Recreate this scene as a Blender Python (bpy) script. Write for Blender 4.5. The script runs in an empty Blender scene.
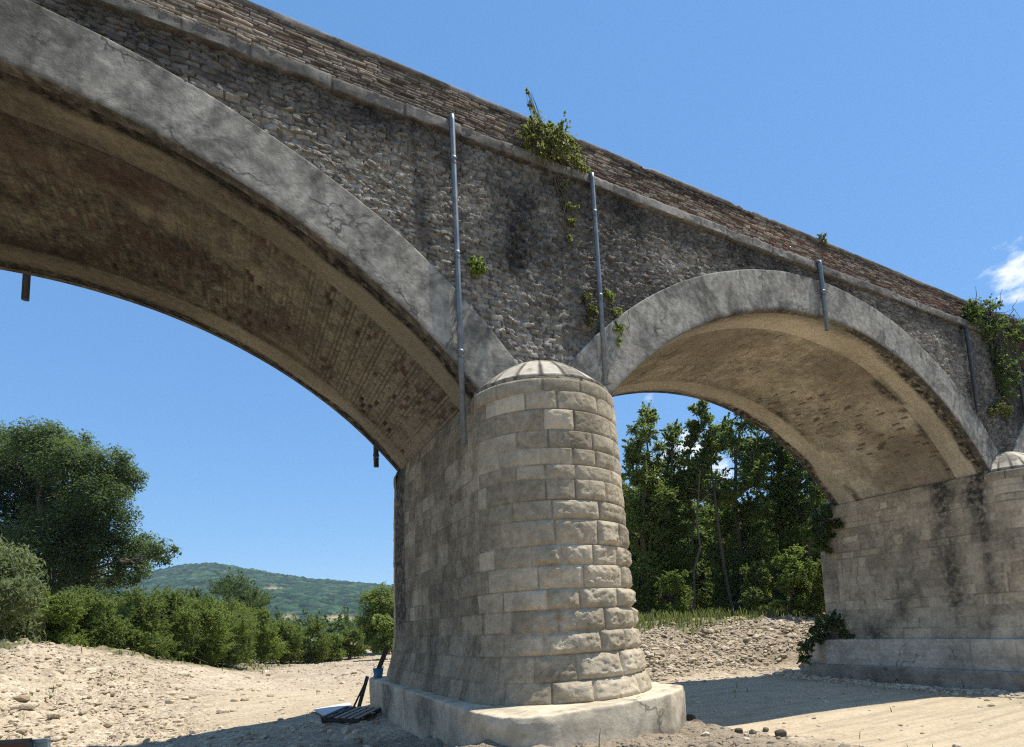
import bpy, math, random
import numpy as np

# ------------------------------------------------------------------ camera, world, sun, exposure
SC = bpy.context.scene
COL = SC.collection
CAM = np.array([-4.002, -9.839, -4.329])
YAW, PIT, ROL = math.radians(29.405), math.radians(6.814), math.radians(-3.157)
FPX, CX, CY, PW, PH = 581.858, 557.514, 552.529, 1024, 747
_fw = np.array([math.sin(YAW)*math.cos(PIT), math.cos(YAW)*math.cos(PIT), math.sin(PIT)])
_r0 = np.array([math.cos(YAW), -math.sin(YAW), 0.0])
_u0 = np.cross(_r0, _fw)
_rt = math.cos(ROL)*_r0 + math.sin(ROL)*_u0
_up = -math.sin(ROL)*_r0 + math.cos(ROL)*_u0
from mathutils import Matrix, Vector
cd = bpy.data.cameras.new('camera')
cam = bpy.data.objects.new('camera', cd)
COL.objects.link(cam)
M = Matrix.Identity(4)
for i in range(3):
    M[i][0], M[i][1], M[i][2], M[i][3] = _rt[i], _up[i], -_fw[i], CAM[i]
cam.matrix_world = M
cd.sensor_width = 36.0
cd.lens = FPX/PW*36.0
cd.shift_x = (PW/2-CX)/PW
cd.shift_y = (CY-PH/2)/PW
cd.clip_start = 0.1
cd.clip_end = 20000
SC.camera = cam
SC.render.resolution_x, SC.render.resolution_y = PW, PH

SUN = np.array([0.40, -0.106, 0.915]); SUN /= np.linalg.norm(SUN)
EL = math.asin(SUN[2]); AZ = math.atan2(SUN[0], SUN[1])
sl = bpy.data.lights.new('sun', 'SUN')
sl.energy = 5.0; sl.angle = math.radians(0.53); sl.color = (1.0, 0.945, 0.85)
so = bpy.data.objects.new('sun', sl); COL.objects.link(so)
so.rotation_euler = Vector(SUN).to_track_quat('Z', 'Y').to_euler()
so.location = (20, -5, 60)

W_ = bpy.data.worlds.new('World'); SC.world = W_; W_.use_nodes = True
nt = W_.node_tree; nt.nodes.clear()
def wn(t, **k):
    n = nt.nodes.new(t)
    for a, b in k.items(): setattr(n, a, b)
    return n
sky = wn('ShaderNodeTexSky', sky_type='NISHITA', sun_disc=False, sun_elevation=EL, sun_rotation=AZ,
         altitude=300.0, air_density=0.85, dust_density=0.0, ozone_density=3.2)
wtc = wn('ShaderNodeTexCoord')
wnz = wn('ShaderNodeTexNoise'); wnz.inputs['Scale'].default_value = 26; wnz.inputs['Detail'].default_value = 9
wnz.inputs['Roughness'].default_value = 0.58
wmap = wn('ShaderNodeMapping'); wmap.inputs['Scale'].default_value = (1, 1, 2.2)
nt.links.new(wtc.outputs['Generated'], wmap.inputs[0]); nt.links.new(wmap.outputs[0], wnz.inputs['Vector'])
def pixdir(x, y):
    v = (x-CX)/FPX*_rt - (y-CY)/FPX*_up + _fw
    return v/np.linalg.norm(v)
acc = None
SPOTS = [(pixdir(x, y), rad, amp) for (x, y, rad, amp) in ((1020, 272, 0.060, 0.92), (1075, 268, 0.080, 0.95), (688, 455, 0.075, 0.95), (655, 470, 0.05, 0.85), (650, 398, 0.022, 0.85), (716, 470, 0.05, 0.9), (1150, 300, .09, 1))]
for v_, rad, amp in (((-.55, -.8, .45), .36, .85), ((.9, -.42, .5), .32, .85), ((.1, -.95, .28), .40, .85), ((.8, -.8, .2), .34, .9), ((-.9, -.6, .15), .34, .9)):
    SPOTS.append((np.array(v_)/np.linalg.norm(v_), rad, amp))       # unseen clouds behind the camera, added as neutral fill for the shade
for d, rad, amp in SPOTS:
    dp = wn('ShaderNodeVectorMath', operation='DISTANCE'); dp.inputs[1].default_value = tuple(d)
    nt.links.new(wtc.outputs['Generated'], dp.inputs[0])
    mr = wn('ShaderNodeMapRange', interpolation_type='SMOOTHSTEP')
    mr.inputs['From Min'].default_value = 0; mr.inputs['From Max'].default_value = rad*1.35
    mr.inputs['To Min'].default_value = amp; mr.inputs['To Max'].default_value = 0
    nt.links.new(dp.outputs['Value'], mr.inputs['Value'])
    if acc is None: acc = mr.outputs[0]
    else:
        mx = wn('ShaderNodeMath', operation='MAXIMUM'); nt.links.new(acc, mx.inputs[0]); nt.links.new(mr.outputs[0], mx.inputs[1]); acc = mx.outputs[0]
ad = wn('ShaderNodeMath', operation='MULTIPLY_ADD'); ad.inputs[1].default_value = 1.0; ad.inputs[2].default_value = -0.60
nt.links.new(acc, ad.inputs[0])
ad2 = wn('ShaderNodeMath', operation='MULTIPLY_ADD'); ad2.inputs[1].default_value = 1.5
nt.links.new(wnz.outputs['Fac'], ad2.inputs[0]); nt.links.new(ad.outputs[0], ad2.inputs[2])
cm = wn('ShaderNodeMapRange', interpolation_type='SMOOTHSTEP'); cm.inputs['From Min'].default_value = 0.62; cm.inputs['From Max'].default_value = 1.25
nt.links.new(ad2.outputs[0], cm.inputs['Value'])
mixc = wn('ShaderNodeMix', data_type='RGBA'); mixc.inputs['B'].default_value = (6.0, 6.2, 6.5, 1)
nt.links.new(cm.outputs[0], mixc.inputs['Factor'])
tint = wn('ShaderNodeMix', data_type='RGBA', blend_type='MULTIPLY'); tint.inputs['Factor'].default_value = 1
tint.inputs['B'].default_value = (0.70, 0.92, 1.15, 1)
gam = wn('ShaderNodeGamma'); gam.inputs['Gamma'].default_value = 0.38
hsv = wn('ShaderNodeHueSaturation'); hsv.inputs['Saturation'].default_value = 1.75; hsv.inputs['Value'].default_value = 2.2
nt.links.new(sky.outputs[0], gam.inputs[0]); nt.links.new(gam.outputs[0], hsv.inputs['Color'])
nt.links.new(hsv.outputs[0], tint.inputs['A']); nt.links.new(tint.outputs['Result'], mixc.inputs['A'])
bg = wn('ShaderNodeBackground'); bg.inputs['Strength'].default_value = 0.148
nt.links.new(mixc.outputs['Result'], bg.inputs['Color'])
wo = wn('ShaderNodeOutputWorld'); nt.links.new(bg.outputs[0], wo.inputs['Surface'])

SC.view_settings.view_transform = 'Standard'; SC.view_settings.look = 'None'
SC.view_settings.exposure = 0.40; SC.view_settings.gamma = 1.0; SC.view_settings.use_curve_mapping = False
SC.render.engine = 'CYCLES'
SC.cycles.max_bounces = 6; SC.cycles.diffuse_bounces = 4; SC.cycles.transparent_max_bounces = 6; SC.cycles.volume_bounces = 0
SC.cycles.use_denoising = False; SC.cycles.filter_width = 1.2; SC.cycles.use_adaptive_sampling = False; SC.cycles.sample_clamp_indirect = 4.0; SC.cycles.caustics_reflective = False; SC.cycles.caustics_refractive = False

def at(x, y, D):
    """point seen at pixel (x, y) of the photograph, D metres forward of the camera"""
    v = (x-CX)/FPX*_rt - (y-CY)/FPX*_up + _fw
    return CAM + D*v

# ------------------------------------------------------------------ numpy helpers
def _h(ix, iy, iz, seed):
    with np.errstate(over='ignore'):
        n = (ix.astype(np.int64)*374761393 + iy.astype(np.int64)*668265263 + iz.astype(np.int64)*2147483647 + seed*1274126177) & 0xFFFFFFFF
        n = ((n ^ (n >> 13))*1274126177) & 0xFFFFFFFF
        n = ((n ^ (n >> 16))*2246822519) & 0xFFFFFFFF
        n = n ^ (n >> 15)
    return (n & 0xFFFFFF)/float(0xFFFFFF)
def vn(x, y, z=0.0, seed=0):
    x, y, z = np.broadcast_arrays(np.asarray(x, float), np.asarray(y, float), np.asarray(z, float))
    fx, fy, fz = np.floor(x), np.floor(y), np.floor(z)
    tx, ty, tz = x-fx, y-fy, z-fz
    tx = tx*tx*(3-2*tx); ty = ty*ty*(3-2*ty); tz = tz*tz*(3-2*tz)
    ix, iy, iz = fx.astype(np.int64), fy.astype(np.int64), fz.astype(np.int64)
    def c(a, b, d): return _h(ix+a, iy+b, iz+d, seed)
    if np.all(tz == 0):
        return (c(0,0,0)*(1-tx)+c(1,0,0)*tx)*(1-ty)+(c(0,1,0)*(1-tx)+c(1,1,0)*tx)*ty
    r0 = (c(0,0,0)*(1-tx)+c(1,0,0)*tx)*(1-ty)+(c(0,1,0)*(1-tx)+c(1,1,0)*tx)*ty
    r1 = (c(0,0,1)*(1-tx)+c(1,0,1)*tx)*(1-ty)+(c(0,1,1)*(1-tx)+c(1,1,1)*tx)*ty
    return r0*(1-tz)+r1*tz
def fbm(x, y, z=0.0, o=4, seed=0, g=0.5):
    a, s, t = 1.0, 0.0, 0.0
    x = np.asarray(x, float); y = np.asarray(y, float); z = np.asarray(z, float)
    for k in range(o):
        f = 2.03**k
        s = s + a*vn(x*f+17.3*k, y*f-9.1*k, z*f, seed+k*7); t += a; a *= g
    return s/t
def sstep(a, b, x):
    t = np.clip((x-a)/(b-a), 0, 1); return t*t*(3-2*t)
def worley(u, v, wu, wv, jit, seed, p=2.6):
    """irregular roughly coursed stones: distance to edge (0 at joints), stone id"""
    a, b = u/wu, v/wv
    row = np.floor(b)
    F1 = np.full(a.shape, 9.0); F2 = F1.copy(); ID = np.zeros(a.shape); OU = ID.copy(); OV = ID.copy()
    for dj in (-1, 0, 1):
        r = row+dj
        off = 0.5*(np.mod(r, 2)) + 0.35*_h(r, r*0, r*0, seed+5)
        cb = np.floor(a-off)
        for di in (-1, 0, 1):
            c = cb+di
            px = c+0.5+off+jit*(_h(c, r, c*0, seed)-0.5)
            py = r+0.5+jit*0.8*(_h(c, r, c*0, seed+1)-0.5)
            d = (np.abs(a-px)**p+np.abs(b-py)**p)**(1/p)
            idd = _h(c, r, c*0, seed+2)
            n1 = d < F1
            F2 = np.where(n1, F1, np.minimum(F2, d)); ID = np.where(n1, idd, ID); F1 = np.where(n1, d, F1)
            OU = np.where(n1, a-px, OU); OV = np.where(n1, b-py, OV)
    return F2-F1, ID, OU, OV
def courses(s, v, heights, wmin, wmax, seed, period=None):
    """coursed ashlar: distance to nearest joint, block id, block-local coordinates"""
    rnd = random.Random(seed)
    bounds = np.concatenate([[0], np.cumsum(heights)])
    idx = np.clip(np.searchsorted(bounds, v, side='right')-1, 0, len(heights)-1)
    L = period if period else float(s.max())+2
    s0 = 0 if period else float(s.min())-1
    dd = np.zeros(s.shape); ID = np.zeros(s.shape); A = np.zeros(s.shape); B = np.zeros(s.shape)
    for k in range(len(heights)):
        m = idx == k
        if not m.any(): continue
        cuts = [s0+rnd.uniform(0, wmin)]
        sc = heights[k]/np.mean(heights)
        while cuts[-1] < L: cuts.append(cuts[-1]+rnd.uniform(wmin, wmax)*(0.7+0.3*sc))
        cuts = np.array([s0-wmax]+cuts)
        j = np.clip(np.searchsorted(cuts, s[m], side='right')-1, 0, len(cuts)-2)
        l = s[m]-cuts[j]; w = cuts[j+1]-cuts[j]
        vv = v[m]-bounds[k]; hh = heights[k]
        dd[m] = np.minimum(np.minimum(l, w-l), np.minimum(vv, hh-vv))
        A[m] = l/w; B[m] = vv/hh
        ID[m] = _h(j, j*0+k, j*0, seed)
    return dd, ID, A, B

def wloc(p):
    v = np.zeros(3)
    while p is not None:
        v += np.array(p.location); p = p.parent
    return v
def tag(o, label=None, cat=None, group=None, kind=None):
    if label: o['label'] = label
    if cat: o['category'] = cat
    if group: o['group'] = group
    if kind: o['kind'] = kind
    return o
def thing(name, loc, label, cat, group=None, rz=0):
    o = bpy.data.objects.new(name, None); o.empty_display_size = 0.3
    COL.objects.link(o); o.location = [float(c) for c in loc]; o.rotation_euler = (0, 0, rz)
    return tag(o, label, cat, group)
def mesh_obj(name, V, F, mat, parent=None, attrs=None, smooth=True, origin=None, local=False):
    """V (n,3) world coordinates, F list of index arrays (each (m,k))"""
    V = np.asarray(V, np.float64)
    if origin is None: origin = wloc(parent)
    me = bpy.data.meshes.new(name)
    if isinstance(F, np.ndarray): F = [F]
    F = [np.asarray(f, np.int32) for f in F if len(f)]
    nl = sum(f.size for f in F); nf = sum(len(f) for f in F)
    me.vertices.add(len(V)); me.loops.add(nl); me.polygons.add(nf)
    VV = V if local else V-np.asarray(origin)
    me.vertices.foreach_set('co', np.ascontiguousarray(VV, np.float32).ravel())
    me.loops.foreach_set('vertex_index', np.concatenate([f.ravel() for f in F]))
    tot = np.concatenate([np.full(len(f), f.shape[1], np.int32) for f in F])
    st = np.concatenate([[0], np.cumsum(tot)[:-1]]).astype(np.int32)
    me.polygons.foreach_set('loop_start', st); me.polygons.foreach_set('loop_total', tot)
    me.polygons.foreach_set('use_smooth', np.full(nf, smooth))
    if attrs:
        for k, a in attrs.items():
            at_ = me.attributes.new(k, 'FLOAT', 'POINT')
            at_.data.foreach_set('value', np.ascontiguousarray(np.broadcast_to(a, (len(V),)), np.float32))
    me.update(calc_edges=True); me.validate()
    if mat: me.materials.append(mat)
    o = bpy.data.objects.new(name, me); COL.objects.link(o)
    if parent is not None: o.parent = parent
    elif not local: o.location = [float(c) for c in origin]
    return o
def gridF(nu, nv, closed=False, flip=False, base=0):
    i = np.arange(nu if closed else nu-1); j = np.arange(nv-1)
    I, J = np.meshgrid(i, j, indexing='ij'); I2 = (I+1) % nu
    f = np.stack([I*nv+J, I2*nv+J, I2*nv+J+1, I*nv+J+1], -1).reshape(-1, 4)+base
    return f[:, ::-1] if flip else f
class MB:
    """collects simple solids into one mesh"""
    def __init__(s): s.v = []; s.f = {}; s.n = 0
    def add(s, V, faces):
        V = np.asarray(V, float)
        for f in faces: s.f.setdefault(len(f), []).append([i+s.n for i in f])
        s.v.append(V); s.n += len(V); return s
    def box(s, c, size, rot=None, jit=0.0, rnd=None):
        x, y, z = [q/2 for q in size]
        b = min(x, y, z)*0.18
        pts = []
        for sx in (-1, 1):
            for sy in (-1, 1):
                for sz in (-1, 1):
                    pts += [(sx*(x-b), sy*(y-b), sz*z), (sx*(x-b), sy*y, sz*(z-b)), (sx*x, sy*(y-b), sz*(z-b))]
        P = np.array(pts)
        if rnd is not None: P = P+np.array([[rnd.uniform(-jit, jit) for _ in range(3)] for _ in range(24)])
        if rot is not None: P = P@np.array(rot).T
        P = P+np.array(c)
        def I(a, b_, c_, k): return ((a*2+b_)*2+c_)*3+k
        fs = []
        for sz in (0, 1):
            q = [I(0,0,sz,0), I(1,0,sz,0), I(1,1,sz,0), I(0,1,sz,0)]; fs.append(q if sz else q[::-1])
            q = [I(0,sz,0,1), I(1,sz,0,1), I(1,sz,1,1), I(0,sz,1,1)]; fs.append(q[::-1] if sz else q)
            q = [I(sz,0,0,2), I(sz,1,0,2), I(sz,1,1,2), I(sz,0,1,2)]; fs.append(q if sz else q[::-1])
        for a in (0, 1):
            for b_ in (0, 1):
                fs.append([I(0,a,b_,0), I(1,a,b_,0), I(1,a,b_,1), I(0,a,b_,1)])
                fs.append([I(a,0,b_,0), I(a,1,b_,0), I(a,1,b_,2), I(a,0,b_,2)])
                fs.append([I(a,b_,0,1), I(a,b_,1,1), I(a,b_,1,2), I(a,b_,0,2)])
                for c_ in (0, 1): pass
        for a in (0, 1):
            for b_ in (0, 1):
                for c_ in (0, 1): fs.append([I(a,b_,c_,0), I(a,b_,c_,1), I(a,b_,c_,2)])
        return s.add(P, fs)
    def tube(s, pts, rad, n=10, caps=True):
        P = np.array(pts, float); k = len(P)
        R = np.broadcast_to(rad, (k,))
        T = np.gradient(P, axis=0); T /= np.linalg.norm(T, axis=1)[:, None]
        ref = np.array([0, 0, 1.0]) if abs(T[0][2]) < 0.9 else np.array([1.0, 0, 0])
        a = np.cross(T[0], ref); V = []
        for i in range(k):
            a = a-T[i]*(a@T[i]); a /= np.linalg.norm(a); b = np.cross(T[i], a)
            for j in range(n):
                t = 2*math.pi*j/n
                V.append(P[i]+R[i]*(math.cos(t)*a+math.sin(t)*b))
        F = [[i*n+j, i*n+(j+1) % n, (i+1)*n+(j+1) % n, (i+1)*n+j] for i in range(k-1) for j in range(n)]
        if caps: F += [[j for j in range(n)][::-1], [(k-1)*n+j for j in range(n)]]
        return s.add(V, F)
    def build(s, name, mat, parent=None, smooth=False, origin=None, attrs=None):
        return mesh_obj(name, np.concatenate(s.v), [np.array(f) for f in s.f.values()], mat, parent, attrs, smooth, origin)
def rotz(a): c, s = math.cos(a), math.sin(a); return np.array([[c, -s, 0], [s, c, 0], [0, 0, 1]])
def roty(a): c, s = math.cos(a), math.sin(a); return np.array([[c, 0, s], [0, 1, 0], [-s, 0, c]])
def rotx(a): c, s = math.cos(a), math.sin(a); return np.array([[1, 0, 0], [0, c, -s], [0, s, c]])

# ------------------------------------------------------------------ materials
class Mat:
    def __init__(s, name):
        s.m = bpy.data.materials.new(name); s.m.use_nodes = True
        s.t = s.m.node_tree; s.t.nodes.clear()
        s.geo = s.n('ShaderNodeNewGeometry'); s.pos = s.geo.outputs['Position']
        s.out = s.n('ShaderNodeOutputMaterial')
    def n(s, t, **k):
        n = s.t.nodes.new(t)
        for a, b in k.items(): setattr(n, a, b)
        return n
    def l(s, a, b): s.t.links.new(a, b)
    def attr(s, name): return s.n('ShaderNodeAttribute', attribute_name=name).outputs['Fac']
    def noise(s, scale, detail=4, rough=0.55, stretch=None, dist=0.0):
        n = s.n('ShaderNodeTexNoise'); n.inputs['Scale'].default_value = scale; n.inputs['Detail'].default_value = detail
        n.inputs['Roughness'].default_value = rough; n.inputs['Distortion'].default_value = dist
        if stretch:
            mp = s.n('ShaderNodeMapping'); mp.inputs['Scale'].default_value = stretch; s.l(s.pos, mp.inputs[0]); s.l(mp.outputs[0], n.inputs['Vector'])
        else: s.l(s.pos, n.inputs['Vector'])
        return n.outputs['Fac']
    def vor(s, scale, feature='F1', stretch=None):
        n = s.n('ShaderNodeTexVoronoi', feature=feature); n.inputs['Scale'].default_value = scale
        if stretch:
            mp = s.n('ShaderNodeMapping'); mp.inputs['Scale'].default_value = stretch; s.l(s.pos, mp.inputs[0]); s.l(mp.outputs[0], n.inputs['Vector'])
        else: s.l(s.pos, n.inputs['Vector'])
        return n
    def ramp(s, fac, a, b, lo=0.0, hi=1.0, smooth=True):
        n = s.n('ShaderNodeMapRange', interpolation_type='SMOOTHSTEP' if smooth else 'LINEAR')
        n.inputs['From Min'].default_value = a; n.inputs['From Max'].default_value = b
        n.inputs['To Min'].default_value = lo; n.inputs['To Max'].default_value = hi
        s.l(fac, n.inputs['Value']); return n.outputs[0]
    def math(s, op, a, b=None, clamp=False):
        n = s.n('ShaderNodeMath', operation=op, use_clamp=clamp)
        for i, q in enumerate((a, b)):
            if q is None: continue
            if isinstance(q, (int, float)): n.inputs[i].default_value = q
            else: s.l(q, n.inputs[i])
        return n.outputs[0]
    def mix(s, fac, a, b, blend='MIX'):
        n = s.n('ShaderNodeMix', data_type='RGBA', blend_type=blend)
        if isinstance(fac, (int, float)): n.inputs['Factor'].default_value = fac
        else: s.l(fac, n.inputs['Factor'])
        for k, q in (('A', a), ('B', b)):
            if isinstance(q, tuple): n.inputs[k].default_value = (q[0], q[1], q[2], 1)
            else: s.l(q, n.inputs[k])
        return n.outputs['Result']
    def mul(s, col, fac):
        """multiply colour by scalar socket"""
        cc = s.n('ShaderNodeCombineColor')
        for i in range(3): s.l(fac, cc.inputs[i])
        return s.mix(1.0, col, cc.outputs[0], 'MULTIPLY')
    def bump(s, h, strength, dist, prev=None):
        n = s.n('ShaderNodeBump'); n.inputs['Strength'].default_value = strength; n.inputs['Distance'].default_value = dist
        s.l(h, n.inputs['Height'])
        if prev: s.l(prev, n.inputs['Normal'])
        return n.outputs[0]
    def finish(s, col, rough=0.9, normal=None, metal=0.0, spec=0.25):
        p = s.n('ShaderNodeBsdfPrincipled')
        if isinstance(col, tuple): p.inputs['Base Color'].default_value = (*col, 1)
        else: s.l(col, p.inputs['Base Color'])
        if isinstance(rough, (int, float)): p.inputs['Roughness'].default_value = rough
        else: s.l(rough, p.inputs['Roughness'])
        p.inputs['Metallic'].default_value = metal; p.inputs['Specular IOR Level'].default_value = spec
        if normal: s.l(normal, p.inputs['Normal'])
        s.l(p.outputs[0], s.out.inputs['Surface']); return s.m

def masonry(name, light, dark, joint, stain_shade, extra=None, bump=0.5, streak=0.35, bscale=40):
    """tone: per-stone shade, joint: mortar mask, stain_shade: dirt/algae and painted shade mask, red: reddish stones"""
    m = Mat(name)
    tone = m.attr('tone')
    nz = m.noise(9, 5, 0.6); nf = m.noise(55, 4, 0.6)
    t = m.math('ADD', tone, m.ramp(nz, 0.3, 0.7, -0.22, 0.22, False), True)
    c = m.mix(t, dark, light)
    if extra: c = m.mix(m.attr('red'), c, extra)
    c = m.mix(m.attr('joint'), c, joint)
    big = m.noise(0.45, 5, 0.6)
    c = m.mul(c, m.ramp(big, 0.3, 0.72, 0.78, 1.12, False))
    st = m.noise(1.0, 4, 0.6, (5.0, 5.0, 0.32))
    c = m.mix(m.ramp(st, 0.56, 0.78, 0, streak), c, stain_shade)
    c = m.mix(m.math('MULTIPLY', m.attr('stain_shade'), m.ramp(m.noise(6, 5, 0.65), 0.25, 0.62, 0.35, 1.0), True), c, stain_shade)
    c = m.mul(c, m.ramp(nf, 0.25, 0.75, 0.8, 1.15, False))
    vz = m.vor(70)
    pit = m.ramp(vz.outputs['Distance'], 0.08, 0.3, 0, 1)
    b = m.bump(m.noise(bscale, 6, 0.65), bump, 0.03)
    b = m.bump(pit, bump*0.35, 0.01, b)
    return m.finish(c, 0.92, b, spec=0.15)

MAT_PIER = masonry('pier_stone', (0.62, 0.525, 0.375), (0.20, 0.162, 0.105), (0.20, 0.167, 0.118), (0.05, 0.046, 0.038), bump=0.55, streak=0.22)
MAT_RUB = masonry('rubble_wall', (0.56, 0.515, 0.435), (0.15, 0.139, 0.119), (0.10, 0.093, 0.081), (0.030, 0.029, 0.028), bump=0.9, streak=0.5)
MAT_BRICK = masonry('parapet_brick', (0.56, 0.47, 0.36), (0.12, 0.092, 0.073), (0.07, 0.062, 0.052), (0.035, 0.032, 0.03), (0.215, 0.115, 0.082), bump=0.6, streak=0.35)
MAT_VAULT = masonry('vault_brick', (0.72, 0.65, 0.52), (0.31, 0.272, 0.205), (0.36, 0.32, 0.25), (0.030, 0.027, 0.022), (0.18, 0.14, 0.105), bump=1.6, streak=0.0, bscale=13)
MAT_VAULT_DARK = masonry('dark_vault_brick', (0.30, 0.265, 0.20), (0.048, 0.040, 0.033), (0.10, 0.088, 0.066), (0.018, 0.016, 0.0135), (0.085, 0.043, 0.037), bump=1.6, streak=0.0, bscale=13)  # darker vault brick, used for the left arch
MAT_CAP = masonry('cap_stone', (0.60, 0.54, 0.43), (0.30, 0.265, 0.205), (0.075, 0.065, 0.05), (0.06, 0.055, 0.045), bump=0.4, streak=0.0)
MAT_CORN = masonry('cornice_stone', (0.33, 0.305, 0.265), (0.10, 0.093, 0.08), (0.06, 0.056, 0.05), (0.045, 0.042, 0.038), bump=0.7, streak=0.4)

def concrete(name, base, dark, board=False, bump=0.25, wet=0.3, patch=0.5):
    m = Mat(name)
    a = m.noise(1.3, 7, 0.68, dist=0.6); b_ = m.noise(7, 5, 0.6); f = m.noise(60, 4, 0.6)
    c = m.mix(m.ramp(a, 0.33, 0.60, 0, 1), dark, base)
    c = m.mul(c, m.ramp(b_, 0.3, 0.7, 1-0.22*patch*2, 1.1, False))
    c = m.mul(c, m.ramp(f, 0.3, 0.7, 0.93, 1.06, False))
    # fine wandering cracks and blotches
    v = m.n('ShaderNodeTexVoronoi', feature='DISTANCE_TO_EDGE'); v.inputs['Scale'].default_value = 0.42
    wv = m.n('ShaderNodeVectorMath', operation='ADD'); ns = m.n('ShaderNodeTexNoise'); ns.inputs['Scale'].default_value = 2.2; ns.inputs['Detail'].default_value = 6
    m.l(m.pos, ns.inputs['Vector']); m.l(m.pos, wv.inputs[0]); m.l(ns.outputs['Color'], wv.inputs[1]); m.l(wv.outputs[0], v.inputs['Vector'])
    crack = m.math('MULTIPLY', m.ramp(v.outputs['Distance'], 0.0, 0.017, 1, 0), m.ramp(m.noise(0.8, 3), 0.44, 0.58, 0, 0.85))
    c = m.mix(crack, c, (dark[0]*0.35, dark[1]*0.35, dark[2]*0.35))
    st = m.noise(1.0, 5, 0.62, (4.0, 4.0, 0.3))
    c = m.mix(m.ramp(st, 0.55, 0.8, 0, wet), c, (dark[0]*0.4, dark[1]*0.4, dark[2]*0.38))
    c = m.mix(m.math('MULTIPLY', m.attr('stain_shade'), m.ramp(m.noise(5, 5, 0.65), 0.25, 0.6, 0.4, 1.0), True), c, (0.045, 0.04, 0.033))
    bn = m.bump(m.noise(14, 7, 0.65), bump, 0.03)
    if board:
        bb = m.noise(1.0, 2, 0.5, (0.6, 0.6, 9.0))
        bn = m.bump(bb, 0.25, 0.02, bn)
        c = m.mul(c, m.ramp(bb, 0.3, 0.7, 0.9, 1.07, False))
    return m.finish(c, 0.9, bn, spec=0.2)
MAT_RING = concrete('ring_render', (0.40, 0.372, 0.315), (0.165, 0.154, 0.132), bump=0.45, wet=0.6, patch=1.1)
MAT_PLINTH = concrete('plinth_concrete', (0.64, 0.55, 0.405), (0.44, 0.375, 0.27), bump=0.3, wet=0.3)
MAT_FOOT = concrete('footing_concrete', (0.55, 0.50, 0.41), (0.37, 0.335, 0.27), board=True, bump=0.3, wet=0.4)
MAT_LOW = concrete('lower_footing_concrete', (0.36, 0.325, 0.262), (0.24, 0.215, 0.17), board=True, bump=0.3, wet=0.3)
MAT_COPING = concrete('coping_concrete', (0.25, 0.235, 0.215), (0.10, 0.095, 0.088), bump=0.6, wet=0.4)
MAT_ROAD = concrete('road_asphalt', (0.055, 0.055, 0.055), (0.04, 0.04, 0.04), bump=0.3, wet=0.0)

def simple(name, col, rough=0.6, metal=0.0, var=0.15, scale=8, bump=0.1, spec=0.4, rust=None):
    m = Mat(name)
    c = m.mul(m.mix(0.0, col, col), m.ramp(m.noise(scale, 5, 0.6), 0.3, 0.7, 1-var, 1+var, False))
    if rust: c = m.mix(m.ramp(m.noise(scale*0.7, 6, 0.7), 0.56, 0.68, 0, 0.8), c, rust)
    return m.finish(c, rough, m.bump(m.noise(scale*4, 4), bump, 0.01), metal, spec)
MAT_ZINC = simple('zinc_pipe', (0.15, 0.18, 0.205), 0.5, 0.35, 0.25, 5, 0.06, rust=(0.24, 0.25, 0.25))
MAT_ZDARK = simple('dark_pipe', (0.05, 0.055, 0.065), 0.5, 0.3, 0.2, 6, 0.05)
MAT_STRAP = simple('steel_bracket', (0.14, 0.13, 0.12), 0.55, 0.6, 0.3, 20, 0.1, rust=(0.12, 0.06, 0.03))
MAT_WOOD = simple('weathered_wood', (0.30, 0.25, 0.19), 0.8, 0, 0.3, 14, 0.3)
MAT_DWOOD = simple('dark_timber', (0.06, 0.048, 0.038), 0.8, 0, 0.3, 14, 0.3)
MAT_BLUE = simple('blue_plastic', (0.05, 0.15, 0.26), 0.45, 0, 0.2, 12, 0.05)
MAT_SHEET = simple('pale_board', (0.62, 0.60, 0.55), 0.7, 0, 0.12, 6, 0.1)
MAT_REDSTEEL = simple('dark_red_steel', (0.055, 0.014, 0.014), 0.45, 0.2, 0.35, 9, 0.1, rust=(0.03, 0.018, 0.012))
MAT_BLACKSTEEL = simple('black_steel', (0.03, 0.03, 0.032), 0.4, 0.3, 0.3, 9, 0.1)
MAT_GREYBOX = simple('grey_blue_steel', (0.19, 0.235, 0.25), 0.5, 0.2, 0.18, 9, 0.06, rust=(0.13, 0.12, 0.10))
MAT_BARK = simple('bark', (0.115, 0.095, 0.075), 0.95, 0, 0.35, 5, 0.8)
MAT_PALEBARK = simple('pale_bark', (0.20, 0.18, 0.15), 0.95, 0, 0.35, 5, 0.8)

def leafmat(name, a, b, trans=0.42):
    m = Mat(name)
    t = m.attr('tone')
    c = m.mix(t, a, b)
    c = m.mul(c, m.ramp(m.noise(0.5, 3), 0.3, 0.7, 0.8, 1.2, False))
    d = m.n('ShaderNodeBsdfPrincipled'); m.l(c, d.inputs['Base Color']); d.inputs['Roughness'].default_value = 0.55; d.inputs['Specular IOR Level'].default_value = 0.3
    tr = m.n('ShaderNodeBsdfTranslucent'); m.l(m.mix(0.5, c, (0.24, 0.33, 0.06)), tr.inputs['Color'])
    mx = m.n('ShaderNodeMixShader'); mx.inputs[0].default_value = min(0.6, trans+0.13)
    m.l(d.outputs[0], mx.inputs[1]); m.l(tr.outputs[0], mx.inputs[2]); m.l(mx.outputs[0], m.out.inputs['Surface'])
    return m.m
LEAF_OAK = leafmat('oak_leaf', (0.042, 0.072, 0.028), (0.108, 0.148, 0.054))
LEAF_SHRUB = leafmat('shrub_leaf', (0.125, 0.17, 0.038), (0.26, 0.31, 0.075))
LEAF_LIME = leafmat('lime_leaf', (0.16, 0.22, 0.04), (0.31, 0.37, 0.085))
LEAF_WILLOW = leafmat('willow_leaf', (0.15, 0.18, 0.085), (0.28, 0.30, 0.15))
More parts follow.
